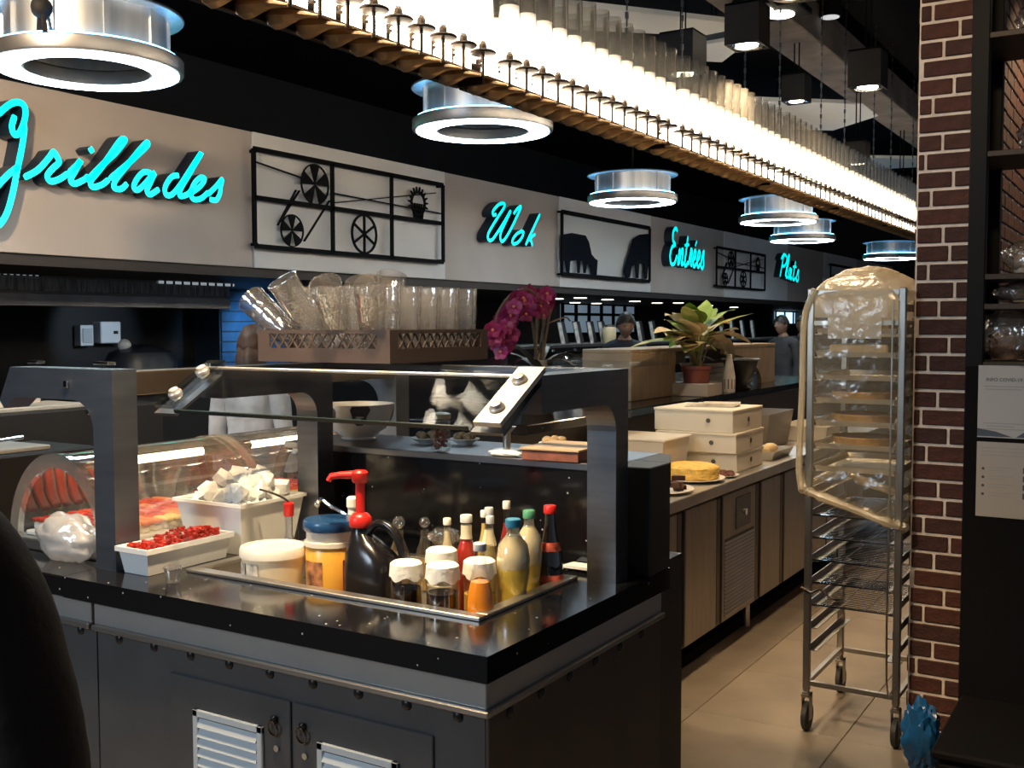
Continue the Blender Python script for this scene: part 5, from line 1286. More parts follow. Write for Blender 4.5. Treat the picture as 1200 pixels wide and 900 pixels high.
for k in range(9):
    q = k * .9; rr = .05 if k else 0
    part('biscuit', MB().lathe([(.022, .008), (.024, .012), (.018, .020)], c=(rr * math.cos(q), rr * math.sin(q), .003 * (k % 3)), n=10), mat('biscuit', (.16, .05, .035), .6, var=.4, scale=40), t, True, True)
# further trays
t = thing('food_tray', 'grey tray of rolls on the prep counter beside the trolley', 'tray', (-2.0, 6.0, PZ))
part('tub', tub(MB(), -2.25, -1.86, 5.86, 6.22, PZ + .001, PZ + .05, .02), STEEL_W, t)
for k in range(6): part('roll', MB().ball((-2.18 + .11 * (k % 3), 5.95 + .15 * (k // 3), PZ + .045), .045, 12, 8, sz=.7), mat('roll', (.62, .46, .24), .6, var=.2, scale=20), t, True)
single('steel_bin', tub(MB(), -2.45, -2.05, 6.35, 6.85, PZ + .001, PZ + .22, .03), mat('bin_grey', (.30, .27, .24), .45, .6), 'grey steel food bin on the prep counter behind the tray of rolls', 'bin', (-2.25, 6.6, PZ))
single('food_tray', tub(MB(), -2.2, -1.86, 6.95, 7.5, PZ + .001, PZ + .10, .02), M_TRAYW, 'off-white tray at the far end of the prep counter, beside the trolley frame', 'tray', (-2.0, 7.2, PZ))

# ================================================================== BAKERY TROLLEY WITH PLASTIC COVER
TX0, TX1, TY0, TY1 = -1.188, -.823, 4.13, 4.670
M_TR = mat('trolley_steel', (.42, .40, .37), .33, 1.0, var=.12, scale=6)
t = thing('bakery_trolley', 'tall steel tray trolley on castors, its upper half bagged in clear plastic', 'trolley', ((TX0 + TX1) / 2, (TY0 + TY1) / 2, 0))
ps = .026
for x in (TX0, TX1 - ps):
    for y in (TY0, TY1 - ps): part('post', MB().box(x, y, .165, x + ps, y + ps, 1.74, .003), M_TR, t)
for z in (.185, 1.600, 1.715):
    for y in (TY0 + .004, TY1 - .022): part('crossbar', MB().box(TX0 + ps, y, z, TX1 - ps, y + .018, z + .018), M_TR, t)
    for x in (TX0 + .004, TX1 - .022): part('side_bar', MB().box(x, TY0 + ps, z, x + .018, TY1 - ps, z + .018), M_TR, t)
for x in (TX0 + ps / 2, TX1 - ps / 2):
    for y in (TY0 + ps / 2, TY1 - ps / 2):
        c = part('castor', MB().lathe([(.016, .150), (.016, .156), (.012, .158), (.012, .166)], c=(x, y, 0), n=16).box(x - .016, y - .012, .045, x - .013, y + .03, .150).box(x + .013, y - .012, .045, x + .016, y + .03, .150).box(x - .016, y - .02, .140, x + .016, y + .03, .150), M_TR, t, True)
        part('wheel', MB().lathe([(.050, -.012), (.056, -.008), (.056, .008), (.050, .012)], c=(x, y + .012, .0565), n=24, M=Matrix.Rotation(PI / 2, 3, 'Y')), mat('rubber', (.02, .02, .02), .6), c, True)
zs = [.325 + k * .0885 for k in range(16)]
for z in zs:
    for s_, x in ((1, TX0 + ps), (-1, TX1 - ps)):
        mb = MB().box(x, TY0 + .01, z, x + s_ * .003, TY1 - .01, z + .028).box(x + s_ * .003, TY0 + .01, z, x + s_ * .028, TY1 - .01, z + .003)
        part('runner', mb, M_TR, t)
# stop rod at the front right
part('stop_rod', MB().tube(catmull([(TX1 - .045, TY0 - .006, 1.70), (TX1 - .045, TY0 - .006, 1.0), (TX1 - .045, TY0 - .006, .255), (TX1 - .012, TY0 - .006, .245)], 3), .004, 6), M_TR, t, True)
part('latch', MB().tube(catmull([(TX0 - .008, TY0 - .006, .575), (TX0 + .03, TY0 - .012, .560), (TX0 + .07, TY0 - .012, .575), (TX0 + .11, TY0 - .008, .545), (TX0 + .16, TY0 - .006, .548)], 5), .005, 6), CHROME, t, True)
def lev(z): return min(zs, key=lambda a: abs(a - z)) + .0032
def sheettray(z, label, pie=None):
    g = thing('baking_tray', label, 'tray', (-1.0055, TY0 + .27, z))
    part('tray', tub(MB(), TX0 + ps + .005, TX1 - ps - .005, TY0 + .012, TY1 - .02, z, z + .020, .006, .002), mat('tray_metal', (.66, .60, .50), .45, .7, var=.2, scale=8), g)
    return g
def pie(z, y, label, r=.115):
    g = thing('tart', label, 'tart', (-1.0055, y, z))
    part('crust', MB().lathe([(r * .86, 0), (r, .036), (r * .96, .040), (r * .90, .030)], n=30, capt=False), mat('crust', (.50, .30, .11), .7, var=.25, scale=25), g, True, True)
    part('filling', MB().lathe([(r * .88, .004), (r * .91, .031), (0, .034)], n=30), mat('filling', (.26, .055, .025), .45, var=.4, scale=40), g, True, True)
for zt_, nm in ((1.564, 'topmost under the cover'), (1.4755, 'second from the top'), (1.387, 'third from the top'), (1.2985, 'fourth from the top'), (1.21, 'fifth from the top'), (1.1215, 'sixth from the top'), (1.033, 'lowest under the cover')):
    z = lev(zt_); g = sheettray(z, 'steel baking tray in the covered trolley, %s' % nm)
    if zt_ in (1.2985, 1.21, 1.1215): pie(z + .0025, TY0 + .17, 'round red-brown tart on a trolley tray, %s' % {1.2985: 'upper one', 1.21: 'middle one', 1.1215: 'lowest one'}[zt_], .125)
    if zt_ in (1.564, 1.4755):
        g2_ = thing('cake_board', 'pale sheet cake on the %s trolley tray' % ('topmost' if zt_ == 1.564 else 'second'), 'cake', (-1.0055, TY0 + .25, z + .0025))
        part('cake', MB().box(-.11, -.20, 0, .11, .20, .045, .006), mat('pale_cake', (.66, .48, .27), .7, var=.15, scale=20), g2_, False, True)
# wire grids on the lower runners
for z in (lev(.856), lev(.7675), lev(.679), lev(.5905), lev(.502)):
    w = MB(); x0, x1, y0, y1 = TX0 + ps + .004, TX1 - ps - .004, TY0 + .012, TY1 - .02
    for a, b in (((x0, y0), (x1, y0)), ((x1, y0), (x1, y1)), ((x1, y1), (x0, y1)), ((x0, y1), (x0, y0))): w.bar((*a, z + .0035), (*b, z + .0035), .006, .006)
    for k in range(1, 20): w.bar((x0, y0 + (y1 - y0) * k / 20, z + .003), (x1, y0 + (y1 - y0) * k / 20, z + .003), .003, .003)
    for k in (1, 2): w.bar((x0 + (x1 - x0) * k / 3, y0, z + .001), (x0 + (x1 - x0) * k / 3, y1, z + .001), .003, .002)
    single('wire_grid', w, CHROME, 'chrome wire cooling grid in the open lower trolley, %s' % {0: 'lowest', 1: 'second from the bottom', 2: 'third from the bottom', 3: 'fourth from the bottom', 4: 'uppermost'}[min(range(5), key=lambda q: abs(.502 + .0885 * q - z))], 'grid', (-1.0055, TY0 + .27, z))
# plastic cover
def cover():
    n = 72; rows = []
    zsq = [.945, .925, .955, 1.00, 1.07, 1.15, 1.25, 1.35, 1.45, 1.55, 1.63, 1.69, 1.735, 1.77, 1.80, 1.815]
    for i, z in enumerate(zsq):
        row = []
        ex = {0: .004, 1: .018, 2: .022, 3: .016}.get(i, .012); top = max(0, (z - 1.70) / .115); shrink = 1 - .62 * top ** 2.2
        for k in range(n):
            q = 2 * PI * k / n; c_, s_ = math.cos(q), math.sin(q); pw = .28 if z < 1.7 else .28 + .45 * top
            hx = (TX1 - TX0) / 2 + ex; hy = (TY1 - TY0) / 2 + ex - .0
            x = math.copysign(abs(c_) ** pw, c_) * hx * shrink; y = math.copysign(abs(s_) ** pw, s_) * hy * shrink
            nz = mnoise.noise(Vector((x * 9, y * 9, z * 5))) * .016 + mnoise.noise(Vector((x * 22, y * 22, z * 14))) * .006
            d = max(0, nz)
            zz = z
            if i <= 3: zz = z + .035 - (.105, .11, .09, .05)[i] * ((x + .18) / .36) - .03 * (.5 - abs(y) / (2 * hy)) * (1 if y < 0 else 0) + .09 * (1 if y > .2 else 0) * 0
            if i > 10: zz += mnoise.noise(Vector((x * 14, y * 14, 3))) * .018
            q_ = Vector((-1.0055 + x * (1 + d / hx), (TY0 + TY1) / 2 + y * (1 + d / hy), zz))
            if q_.y > 4.19: q_.x = min(q_.x, -.8165)
            row.append(q_)
        rows.append(row)
    mb = MB(); vs = [p for r in rows for p in r]; fs = []
    for i in range(len(rows) - 1):
        for k in range(n): fs.append((i * n + k, i * n + (k + 1) % n, (i + 1) * n + (k + 1) % n, (i + 1) * n + k))
    vs.append(sum(rows[-1], Vector()) / n + Vector((0, 0, .004))); c = len(vs) - 1
    for k in range(n): fs.append(((len(rows) - 1) * n + k, (len(rows) - 1) * n + (k + 1) % n, c))
    mb._add(vs, fs); return mb, rows
cmb, crow = cover()
cv = thing('plastic_cover', 'yellowed clear plastic cover pulled over the top of the tray trolley', 'cover', (-1.0055, TY0 + .27, .86))
for i_, (nm_) in enumerate(cmb.f):
    fx_ = sum(cmb.v[q][0] for q in nm_) / len(nm_) + 1.0055
    cmb.m[i_] = 1 if min(cmb.v[q][2] for q in nm_) > 1.50 + .16 * abs(fx_) / .18 + .03 * math.sin(fx_ * 60) else 0
part('sheet', cmb, [COVER, thin('cover_top', (.95, .90, .78), .07, .28, .25, haze=.72, hazecol=(.93, .85, .70), bump=1.0, bscale=22)], cv, True)
hem = [p + Vector((random.uniform(-.003, .003) - (.026 if p.y > 4.15 and p.x > -.9 else 0), 0, random.uniform(-.004, .004))) for p in crow[1]]
part('gathered_hem', MB().tube(hem, [.017 + .004 * math.sin(k * 1.7) for k in range(len(hem))], 8, closed=True), thin('hem_plastic', (.93, .88, .76), .15, .6, .25, haze=.55, hazecol=(.85, .74, .52), bump=1.0, bscale=60), cv, True)
part('tied_top', crumple((-1.02, TY0 + .25, 1.80), .085, (1.35, 1.6, .34), .3, 7, 5, 3), thin('cover_top', (.95, .90, .78), .10, .45, .25, haze=.45, hazecol=(.86, .74, .54), bump=1.0, bscale=22), cv, True)
part('side_fold', MB().tube(catmull([(TX0 - .010, TY0 - .012, .962), (TX0 - .022, TY0 - .008, 1.06), (TX0 - .014, TY0 - .006, 1.35), (TX0 - .010, TY0 - .004, 1.62), (TX0 + .03, TY0 - .004, 1.74)], 5), .013, 8), MATS['hem_plastic'], cv, True)

# ================================================================== RIGHT: BLACK SHELF, POSTERS, DARK CHEST
SY = 4.10; SXL = -.611
t = thing('shelving_unit', 'tall black steel shelving unit at the right edge in front of the brick wall', 'shelving', (-.2, SY + .2, 0))
M_SH = mat('shelf_black', (.004, .004, .0045), .6, spec=.2)
for x in (SXL, .25):
    for y in (SY, SY + .36): part('post', MB().box(x, y, 0, x + .058, y + .05, 3.3, .003), M_SH, t)
for z in (2.21, 1.78, 1.675, 1.47, 2.62): part('shelf', MB().box(SXL + .02, SY + .004, z - .02, .29, SY + .40, z, .002), mat('shelf_brown', (.035, .022, .014), .6), t)
part('lower_panel', MB().box(SXL + .006, SY - .022, .05, .29, SY - .002, 1.455, .003), MATTE, t)
PY = SY - .0225
pp = thing('poster', 'upper white notice poster with a square gap, on the black panel', 'poster', (-.5, PY, 1.2))
def pw_(x, y): p = at(x, y, Y=PY); return p.x, p.z
xa, za = pw_(1147, 428); xb, zb = pw_(1147, 512); xw = .21
M_PAPER = mat('poster_paper', (.40, .395, .40), .6); M_INK = mat('poster_ink', (.05, .05, .06), .7); M_INKG = mat('poster_grey', (.30, .30, .31), .7)
def txt(body, x, z, size, parent, y, m, name='lettering'):
    cu = bpy.data.curves.new('text', 'FONT'); cu.body = body; cu.size = size; cu.extrude = .0003
    ob = bpy.data.objects.new('text', cu); COL.objects.link(ob); dg = bpy.context.evaluated_depsgraph_get(); me = bpy.data.meshes.new_from_object(ob.evaluated_get(dg)); bpy.data.objects.remove(ob)
    me.transform(Matrix.Rotation(PI / 2, 4, 'X')); me.materials.clear(); me.materials.append(m)
    o = bpy.data.objects.new(name, me); COL.objects.link(o); o.parent = parent; o.location = Vector((x, y, z)) - wloc(parent); return o
part('sheet', MB().box(xa, PY - .002, zb, xa + xw, PY, za), M_PAPER, pp)
txt('INFO COVID-19', xa + .025, za - .055, .0165, pp, PY - .0026, M_INK)
li = MB()
for k, (a, b) in enumerate(((.02, .15), (.025, .14), (.02, .16), (.03, .12), (.02, .15))): li.box(xa + a, PY - .0024, za - [.075, .085, .205, .215, .225][k], xa + b, PY - .002, za - [.075, .085, .205, .215, .225][k] + .0035)
o = part('small_print', li, M_INKG, pp); o['kind'] = 'stuff'
part('wave_band', MB().prismY([(xa, zb + .004), (xa + .115, zb + .004), (xa + .06, zb + .022), (xa, zb + .032)], PY - .0024, PY - .002).prismY([(xa + .125, zb + .004), (xa + xw, zb + .004), (xa + xw, zb + .03), (xa + .15, zb + .022)], PY - .0024, PY - .002), mat('wave_blue', (.06, .08, .11), .6), pp)
part('corner_band', MB().prismY([(xa + .13, za), (xa + xw, za), (xa + xw, za - .045), (xa + .16, za - .015)], PY - .0024, PY - .002), M_INKG, pp)
pp = thing('poster', 'lower white notice poster with a dotted list, on the black panel', 'poster', (-.5, PY, .95))
xa, za = pw_(1145, 517); _, zb = pw_(1143, 604)
part('sheet', MB().box(xa, PY - .002, zb, xa + xw, PY, za), mat('poster_paper_warm', (.36, .335, .31), .6), pp)
li = MB(); dt = MB()
for k in range(3): li.box(xa + .015, PY - .0024, za - .022 - k * .013, xa + .16, PY - .002, za - .022 - k * .013 + .003)
for k in range(4):
    z = za - .095 - k * .030
    dt.lathe([(.005, 0), (.005, .0004)], c=(xa + .022, PY - .002, z), n=10, M=Matrix.Rotation(PI / 2, 3, 'X'))
    for j in range(2): li.box(xa + .04, PY - .0024, z + .004 - j * .010, xa + .12 - .02 * j, PY - .002, z + .007 - j * .010)
    dt.box(xa + .150, PY - .0024, z - .01, xa + .172, PY - .002, z + .010)
o = part('small_print', li, M_INKG, pp); o['kind'] = 'stuff'; o = part('list_marks', dt, M_INK, pp); o['kind'] = 'stuff'
# wrapped goods on the shelves
def wrapped(x, z, r, sq, seed, label, inner):
    t = thing('wrapped_jar', label, 'jar', (x, SY + .15, z))
    part('film', crumple((0, 0, r * sq[2] * .98 + .006), r, sq, .28, 7, seed, 3, .001), WRAP, t, True, True)
    part('jar', MB().lathe([(r * .55, .006), (r * .6, .012), (r * .6, r * 1.0 * sq[2]), (r * .35, r * 1.25 * sq[2]), (r * .35, r * 1.4 * sq[2])], n=18), inner, t, True, True)
wrapped(-.485, 1.471, .105, (1.25, .9, .85), 31, 'big glass jar bundled in clear film on the shelf above the posters', mat('brown_goods', (.22, .11, .06), .4, var=.4, scale=30))
wrapped(-.24, 1.471, .085, (1, .9, .9), 32, 'second film-wrapped jar at the right edge of the shelf above the posters', MATS['brown_goods'])
wrapped(-.445, 1.676, .06, (1.6, 1, .62), 33, 'low film-wrapped dish of biscuits on the narrow middle shelf', mat('biscuit_goods', (.45, .30, .18), .5, var=.4, scale=40))
wrapped(-.44, 1.781, .062, (1.1, .9, .95), 34, 'clear wrapped cup on the shelf below the upper brick opening', mat('pale_goods', (.40, .34, .30), .4))
wrapped(-.40, 2.211, .07, (1.1, .9, .8), 35, 'clear wrapped jar on the highest visible shelf at the right edge', MATS['pale_goods'])
wrapped(-.41, 2.621, .07, (1.1, .9, .8), 36, 'clear wrapped jar on the very top shelf, mostly above the frame', MATS['pale_goods'])
# low dark chest with knob
t = thing('dark_chest', 'low black chest with a small round knob in the bottom right corner', 'chest', (-.2, 3.6, 0))
part('body', MB().box(-.575, 3.42, 0, .35, 3.98, .27, .02), mat('chest_black', (.004, .003, .003), .7, spec=.15), t)
part('lid', MB().box(-.585, 3.41, .271, .36, 3.99, .30, .008), mat('chest_lid', (.005, .004, .004), .7, spec=.15), t)
kp = at(1156, 878, Y=3.41); part('knob', MB().ball((kp.x, 3.412, min(kp.z, .22)), .012, 12, 8), STEEL, t, True)
single('blue_bag', crumple((-.705, 3.93, .145), .10, (.62, .5, 1.25), .30, 7, 41, 4, .001), mat('bag_blue', (.010, .085, .24), .25, var=.3, scale=12), 'bright blue crumpled plastic bag by the brick wall foot, beside the trolley', 'bag', (-.712, 3.93, 0), True)
# ================================================================== SERVING LINE UNDER THE BULKHEAD
M_LINE = mat('line_steel', (.26, .25, .245), .34, 1.0, var=.2, scale=4)
t = thing('serving_counter', 'long dark serving counter with a steel gantry shelf under the far bulkhead', 'counter', (-5.5, 8.4, 0))
part('body', MB().box(-6.0, 8.4, 0, -5.1, 22, .88), mat('counter_dark', (.03, .03, .035), .5), t)
part('worktop', MB().box(-6.05, 8.35, .881, -5.02, 22.05, .92, .004), M_LINE, t)
part('gantry_shelf', MB().box(-5.55, 8.4, 1.385, -5.05, 22, 1.415, .003), M_LINE, t)
part('lower_shelf', MB().box(-5.55, 8.4, 1.19, -5.05, 22, 1.21, .003), M_LINE, t)
for k in range(6): part('post', MB().box(-5.33, 8.5 + k * 2.6, .921, -5.28, 8.55 + k * 2.6, 1.384), M_LINE, t)
M_CARD = mat('card_pale', (.48, .47, .45), .6, var=.35, scale=18)
ords = ['first', 'second', 'third', 'fourth', 'fifth', 'sixth', 'seventh', 'eighth', 'ninth', 'tenth', 'eleventh', 'twelfth']
for k, x in enumerate((661, 679, 695, 708, 752, 767, 848, 860, 872, 884)):
    p = at(x, 400, X=-5.25); s_ = 1.0 + .03 * (p.y - 9)
    t = thing('menu_card', 'tilted menu card on the gantry shelf, %s from the left' % ords[k], 'menu card', (-5.25, p.y, 1.4155))
    part('card', MB().prismX([(-.06 * s_, .215 * s_), (.01 * s_, .215 * s_), (.10 * s_, .0), (.03 * s_, .0)], -.05, -.04), M_CARD, t, False, True)
    part('back', MB().prismX([(-.01 * s_, .225 * s_), (.10 * s_, .225 * s_), (.20 * s_, .0), (.08 * s_, .0)], -.085, -.052), BLACK, t, False, True)
p = at(714, 400, X=-5.2)
t = thing('candle_jar', 'cream jar standing on the gantry shelf left of the man in navy', 'jar', (-5.2, p.y, 1.4155))
part('jar', MB().lathe([(.07, 0), (.075, .01), (.075, .15), (.06, .17)], n=18), mat('jar_cream', (.62, .50, .30), .4), t, True, True); part('lid', MB().lathe([(.06, .17), (.06, .19), (.02, .20)], n=16), M_LINE, t, True, True)
for k, (x, yy) in enumerate(((663, 1), (688, 1), (716, 1))):
    p = at(x, 410, X=-5.15)
    t = thing('chafing_dish', 'steel chafing dish on the lower gantry shelf, %s from the left' % ords[k], 'chafing dish', (-5.3, p.y, 1.2105))
    part('pan', MB().box(-.2, -.25, 0, .15, .25, .06, .01), M_LINE, t, False, True); part('lid', MB().lathe([(.17, .061), (.15, .10), (.05, .13), (.02, .13), (.02, .15)], n=20), CHROME, t, True, True)
# back bar of the dark kitchen, left, with pale sign card and steel things
t = thing('kitchen_bench', 'dark kitchen bench along the back, left, under the extractor hood', 'bench', (-7.6, 3, 0))
part('body', MB().box(-8.4, 2.6, 0, -7.0, 8.0, 1.06), mat('bench_dark', (.012, .012, .014), .6), t)
part('worktop', MB().box(-8.45, 2.55, 1.061, -6.95, 8.05, 1.10, .004), mat('bench_top', (.05, .05, .055), .35, .9), t)
p = at(24, 464, X=-5.4); t = thing('price_card', 'angled beige card on a tray at the far left', 'card', p)
part('card', MB().prism([(-.16, -.06), (.12, -.04), (.12, .04), (-.02, .09)], lambda q, k: (.004 * k, q[0], q[1])), CREAM, t, False, True)
part('tray', MB().box(-.35, -.16, -.085, .05, .42, -.062, .004), mat('tray_pale', (.50, .46, .40), .5), t, False, True)
t['label'] = 'angled beige card on a tray at the far left, under the left guard arm'
single('steel_stand', MB().box(p.x - .45, p.y - .5, 0, p.x + .1, p.y + .9, p.z - .0855, .01), mat('stand_dark', (.02, .016, .014), .6), 'dark low service stand at the far left, carrying the beige card', 'stand', (p.x, p.y, 0))
p = at(18, 522, X=-4.2); t = thing('service_tray', 'pale tray with tongs at the far left edge below the beige card', 'tray', p)
part('tray', MB().box(-.20, -.35, -.02, .10, .10, .0, .004), MATS['tray_pale'], t, False, True); part('tongs', MB().tube([(-.05, -.25, .01), (-.02, .05, .03)], .008, 6), CHROME, t, False, True)
single('service_box', MB().box(p.x - .3, p.y - .5, 0, p.x + .15, p.y + .3, p.z - .0205, .01), mat('box_dark', (.018, .014, .012), .6), 'dark service box at the far left edge under the pale tray with tongs', 'cabinet', (p.x, p.y, 0))
p = at(165, 416, X=-7.5)
t = thing('rice_cooker', 'dark rounded cooker with a white knob on the kitchen bench', 'cooker', (-7.5, p.y, 1.10))
part('pot', MB().lathe([(.26, .001), (.30, .04), (.30, .20), (.26, .28), (.10, .34), (.0, .35)], n=24), mat('cooker_navy', (.012, .016, .026), .4), t, True, True); part('knob', MB().ball((-.02, -.15, .34), .055, 12, 8), WHITEP, t, True, True)
p = at(60, 418, X=-7.4); 
for k in range(2): single('small_pan', MB().lathe([(.09, .001), (.12, .08), (.115, .08), (.085, .01), (0, .01)], c=(-7.4, p.y + .3 * k, 1.10), n=18, capt=False), M_LINE, ['left', 'right'][k] + ' small steel pan on the dark kitchen bench below the wall boxes', 'pan', (-7.4, p.y + .3 * k, 1.10), True)

# ================================================================== PEOPLE
M_SKIN = [mat('skin_%d' % k, c, .55, var=.06, scale=8) for k, c in enumerate(((.42, .25, .17), (.32, .19, .13), (.26, .15, .10)))]
def smooth_head(k=0):
    """head with eye sockets, nose, mouth, chin and ears; facing +Y, origin at chin level, about .235 tall"""
    bm = bmesh.new(); bmesh.ops.create_icosphere(bm, subdivisions=4, radius=1)
    for v in bm.verts:
        n = v.co.normalized(); x, y, z = n
        sx, sy, sz = .076, .098, .120
        if z < 0: sx *= 1 - .30 * (-z) ** 1.4; sy *= 1 - .10 * (-z)
        p = Vector((x * sx, y * sy, z * sz))
        if y > 0:
            g = lambda cx, cz, rx, rz: math.exp(-((p.x - cx) / rx) ** 2 - ((p.z - cz) / rz) ** 2)
            p.y += .026 * g(0, -.022, .012, .020) + .010 * g(0, .0, .010, .028) - .012 * (g(-.031, .012, .016, .011) + g(.031, .012, .016, .011)) + .006 * g(0, .030, .05, .008) + .007 * g(0, -.060, .020, .006) - .005 * g(0, -.066, .018, .003) + .006 * g(0, -.073, .016, .006) + .010 * g(0, -.100, .02, .014)
        ear = math.exp(-((p.y + .008) / .016) ** 2 - ((p.z + .004) / .028) ** 2) if abs(x) > .75 else 0
        p.x += math.copysign(.016 * ear, x)
        v.co = p + Vector((0, .012, .118))
    return bm
def person(label, loc, rz, H=1.70, skin=0, coat=(.05, .05, .06), legs=(.02, .02, .025), hair=(.012, .009, .008), long_hair=False, pose=None, turn=0.0, tilt=0.0, coat_r=.014, cat='person'):
    s = H / 1.70; J = {}
    J['pelvis'] = (0, 0, .93); J['waist'] = (0, .005, 1.08); J['chest'] = (0, 0, 1.26); J['collar'] = (0, -.01, 1.40); J['neck'] = (0, 0, 1.47); J['headbase'] = (0, .012, 1.53)
    for sd, n in ((1, 'r'), (-1, 'l')):
        J[n + 'sh'] = (sd * .17, -.01, 1.385); J[n + 'el'] = (sd * .215, -.02, 1.10); J[n + 'wr'] = (sd * .225, .06, .86); J[n + 'pm'] = (sd * .225, .085, .79)
        J[n + 'hp'] = (sd * .085, 0, .90); J[n + 'kn'] = (sd * .095, .015, .50); J[n + 'an'] = (sd * .10, -.02, .09); J[n + 'to'] = (sd * .11, .13, .035)
    J.update(pose or {})
    Rr = dict(pelvis=(.155, .11), waist=(.135, .10), chest=(.165, .115), collar=(.10, .075), neck=(.056, .058), headbase=(.055, .06))
    for n in 'rl': Rr.update({n + 'sh': (.062, .06), n + 'el': (.043, .043), n + 'wr': (.029, .029), n + 'pm': (.040, .022), n + 'hp': (.088, .09), n + 'kn': (.058, .058), n + 'an': (.038, .042), n + 'to': (.042, .028)})
    E_ = [('pelvis', 'waist'), ('waist', 'chest'), ('chest', 'collar'), ('collar', 'neck'), ('neck', 'headbase')]
    for n in 'rl': E_ += [('collar', n + 'sh'), (n + 'sh', n + 'el'), (n + 'el', n + 'wr'), (n + 'wr', n + 'pm'), ('pelvis', n + 'hp'), (n + 'hp', n + 'kn'), (n + 'kn', n + 'an'), (n + 'an', n + 'to')]
    names = list(J); vs = [Vector(J[n]) for n in names]; rad = [Rr[n] for n in names]; ed = [(names.index(a), names.index(b)) for a, b in E_]
    for sd, n in ((1, 'r'), (-1, 'l')):
        pm = Vector(J[n + 'pm']); wr = Vector(J[n + 'wr']); d = (pm - wr).normalized(); sv = Vector((0, 1, 0)); sv = (sv - d * sv.dot(d)).normalized(); cv_ = d.cross(sv) * sd
        for j, (off, ln) in enumerate(((.030, .072), (.010, .082), (-.010, .078), (-.029, .060))):
            b = pm + sv * off + d * .02; i0 = len(vs); vs += [b, b + d * ln * .55 - cv_ * .006, b + d * ln * .92 - cv_ * .026]; rad += [(.0095, .0095), (.0085, .0085), (.007, .007)]; ed += [(names.index(n + 'pm'), i0), (i0, i0 + 1), (i0 + 1, i0 + 2)]
        b = wr + d * .03 + sv * .034; i0 = len(vs); vs += [b, b + d * .035 + sv * .018 - cv_ * .008, b + d * .062 + sv * .020 - cv_ * .018]; rad += [(.011, .011), (.0095, .0095), (.008, .008)]; ed += [(names.index(n + 'wr'), i0), (i0, i0 + 1), (i0 + 1, i0 + 2)]
    me = bpy.data.meshes.new('skeleton'); me.from_pydata([tuple(v) for v in vs], ed, []); ob = bpy.data.objects.new('skeleton', me); COL.objects.link(ob)
    md = ob.modifiers.new('skin', 'SKIN'); md.use_smooth_shade = True
    for k, (a, b) in enumerate(rad): me.skin_vertices[0].data[k].radius = (a, b); me.skin_vertices[0].data[k].use_root = (k == 0)
    sb = ob.modifiers.new('sub', 'SUBSURF'); sb.levels = 2; sb.render_levels = 2
    dg = bpy.context.evaluated_depsgraph_get(); m2 = bpy.data.meshes.new_from_object(ob.evaluated_get(dg)); bpy.data.objects.remove(ob)
    bm = bmesh.new(); bm.from_mesh(m2)
    hd = smooth_head(); Mh = Matrix.Translation(Vector(J['headbase']) + Vector((0, .012, -.035))) @ Matrix.Rotation(turn, 4, 'Z') @ Matrix.Rotation(tilt, 4, 'X')
    tmp = bpy.data.meshes.new('h'); hd.transform(Mh); hd.to_mesh(tmp); hd.free(); bm.from_mesh(tmp)
    m3 = bpy.data.meshes.new('person_raw'); bm.to_mesh(m3); bm.free()
    ob = bpy.data.objects.new('raw', m3); COL.objects.link(ob); rmsh = ob.modifiers.new('r', 'REMESH'); rmsh.mode = 'VOXEL'; rmsh.voxel_size = .0085; rmsh.use_smooth_shade = True
    dg = bpy.context.evaluated_depsgraph_get(); body = bpy.data.meshes.new_from_object(ob.evaluated_get(dg)); bpy.data.objects.remove(ob)
    body.materials.clear(); body.materials.append(M_SKIN[skin]); body.name = 'body'
    t = thing('person', label, cat, loc, rz); t.scale = (s, s, s)
    def child(nm, me_, m):
        me_.materials.clear(); me_.materials.append(m); o = bpy.data.objects.new(nm, me_); COL.objects.link(o); o.parent = t
        for p_ in me_.polygons: p_.use_smooth = True
        return o
    child('body', body, M_SKIN[skin])
    def shell(nm, keep, off, m, grow=None):
        b = bmesh.new(); b.from_mesh(body); b.normal_update()
        kill = [f for f in b.faces if not keep(f.calc_center_median())]
        bmesh.ops.delete(b, geom=kill, context='FACES')
        for v in b.verts: v.co = v.co + v.normal * (off(v.co) if callable(off) else off)
        mm = bpy.data.meshes.new(nm); b.to_mesh(mm); b.free(); return child(nm, mm, m)
    wz_ = [J['rwr'], J['lwr']]
    def is_hand(c): return any((c - Vector(w)).dot((Vector(J[n + 'pm']) - Vector(w)).normalized()) > -.01 and (c - Vector(w)).length < .22 for n, w in (('r', J['rwr']), ('l', J['lwr'])))
    hm = mat('hair_%.3f' % hair[0], hair, .55, var=.3, scale=60, stretch=(1, 1, .1)); cm_ = mat('coat_%.3f_%.3f' % (coat[0], coat[2]), coat, .8, var=.15, scale=10, bump=.3, bscale=25)
    lm = mat('trousers_%.3f' % legs[0], legs, .8, var=.1, scale=10)
    hc = Vector(J['headbase']) + Vector((0, .022, .085))
    Mi = Mh.inverted()
    def scalp(c):
        q = Mi @ c; d_ = q - Vector((0, .012, .118)); return d_.length < .17 and d_.z > -.012 + .72 * d_.y and d_.z > -.085 and not (abs(d_.x) > .080 and d_.z < .03)
    arms_low = lambda c: abs(c.x) > .13 and c.z < .9
    shell('jacket', lambda c: (c.z > .80 and c.z < J['collar'][2] + .062 and not is_hand(c) and not scalp(c)) or (abs(c.x) > .15 and c.z > .6 and c.z < 1.42 and not is_hand(c)), lambda c: coat_r + .008 * mnoise.noise(c * 9) + max(0, (1.0 - c.z)) * .06, cm_)
    shell('trousers', lambda c: c.z < .90 and c.z > .075 and not is_hand(c) and not (abs(c.x) > .17 and c.z > .6), .012, lm)
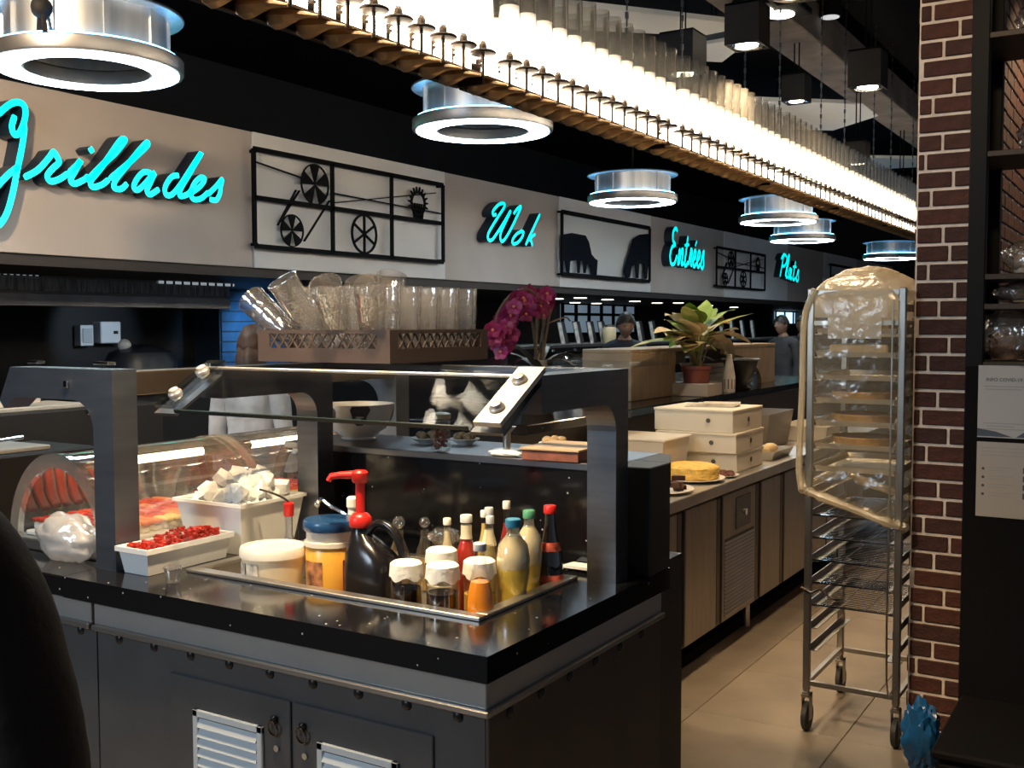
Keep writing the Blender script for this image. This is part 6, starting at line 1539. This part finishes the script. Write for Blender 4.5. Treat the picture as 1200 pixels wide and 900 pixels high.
    shell('shoe', lambda c: c.z <= .09, .010, BLACK)
    shell('hair', scalp, lambda c: .014 + .006 * mnoise.noise(c * 30), hm)
    eye = MB()
    for sd in (-1, 1): eye.ball(Mh @ Vector((sd * .031, .088, .131)), .0095, 10, 8)
    o = part('eyes', eye, mat('eye_dark', (.03, .02, .018), .2), t, True, True)
    if long_hair:
        lh = MB(); hp_ = Vector(J['headbase'])
        lh.sheet([[hp_ + Vector(((.058 + .040 * min(1, f_ * 3) + .012 * math.sin(9 * q + 5 * f_) * f_) * math.sin(q), .02 - (.075 + .040 * min(1, f_ * 3) + .006 * math.sin(7 * q)) * math.cos(q) - .02 * f_, .165 - .44 * f_ - .02 * math.cos(5 * q) * f_)) for q in [(-1.35 + 2.7 * j / 12) for j in range(13)]] for f_ in [k / 12 for k in range(13)]])
        part('long_hair', lh, hm, t, True, True)
    return t
# cook with brown hair behind the rack, in a white jacket
person('person with brown hair in a white jacket, mostly hidden behind the tumbler rack', (-4.33, 4.30, 0), PI * .12, 1.57, 0, (.62, .62, .64), hair=(.060, .032, .020), long_hair=True)
p = at(732, 384, d=10.4)
person('dark-haired man in a navy jacket behind the steel gantry, below the cow panel', (p.x, p.y, 0), PI * 1.15, 1.70, 1, (.02, .028, .045), turn=.2, tilt=-.3)
p = at(918, 384, d=13.6)
person('person with dark hair in a dark top, far away, just left of the trolley', (p.x, p.y, 0), PI * .9, 1.69, 2, (.05, .045, .045), turn=-.2)
p = at(941, 382, d=14.6)
person('farthest person, only a dark head showing at the left edge of the covered trolley', (p.x, p.y, 0), PI * 1.0, 1.69, 2, (.03, .03, .035))
# someone in a dark brown coat close by at the left edge
p = at(-88, 588, d=1.2)
person('person in a dark brown coat close by at the left edge', (p.x - .19, p.y - .01, 0), .55, 1.64, 0, (.020, .010, .007), (.012, .010, .010), (.010, .006, .005), True, {'rel': (.262, -.02, 1.09), 'rwr': (.262, .0, .84), 'rpm': (.26, .01, .77)}, turn=-.2, coat_r=.030)
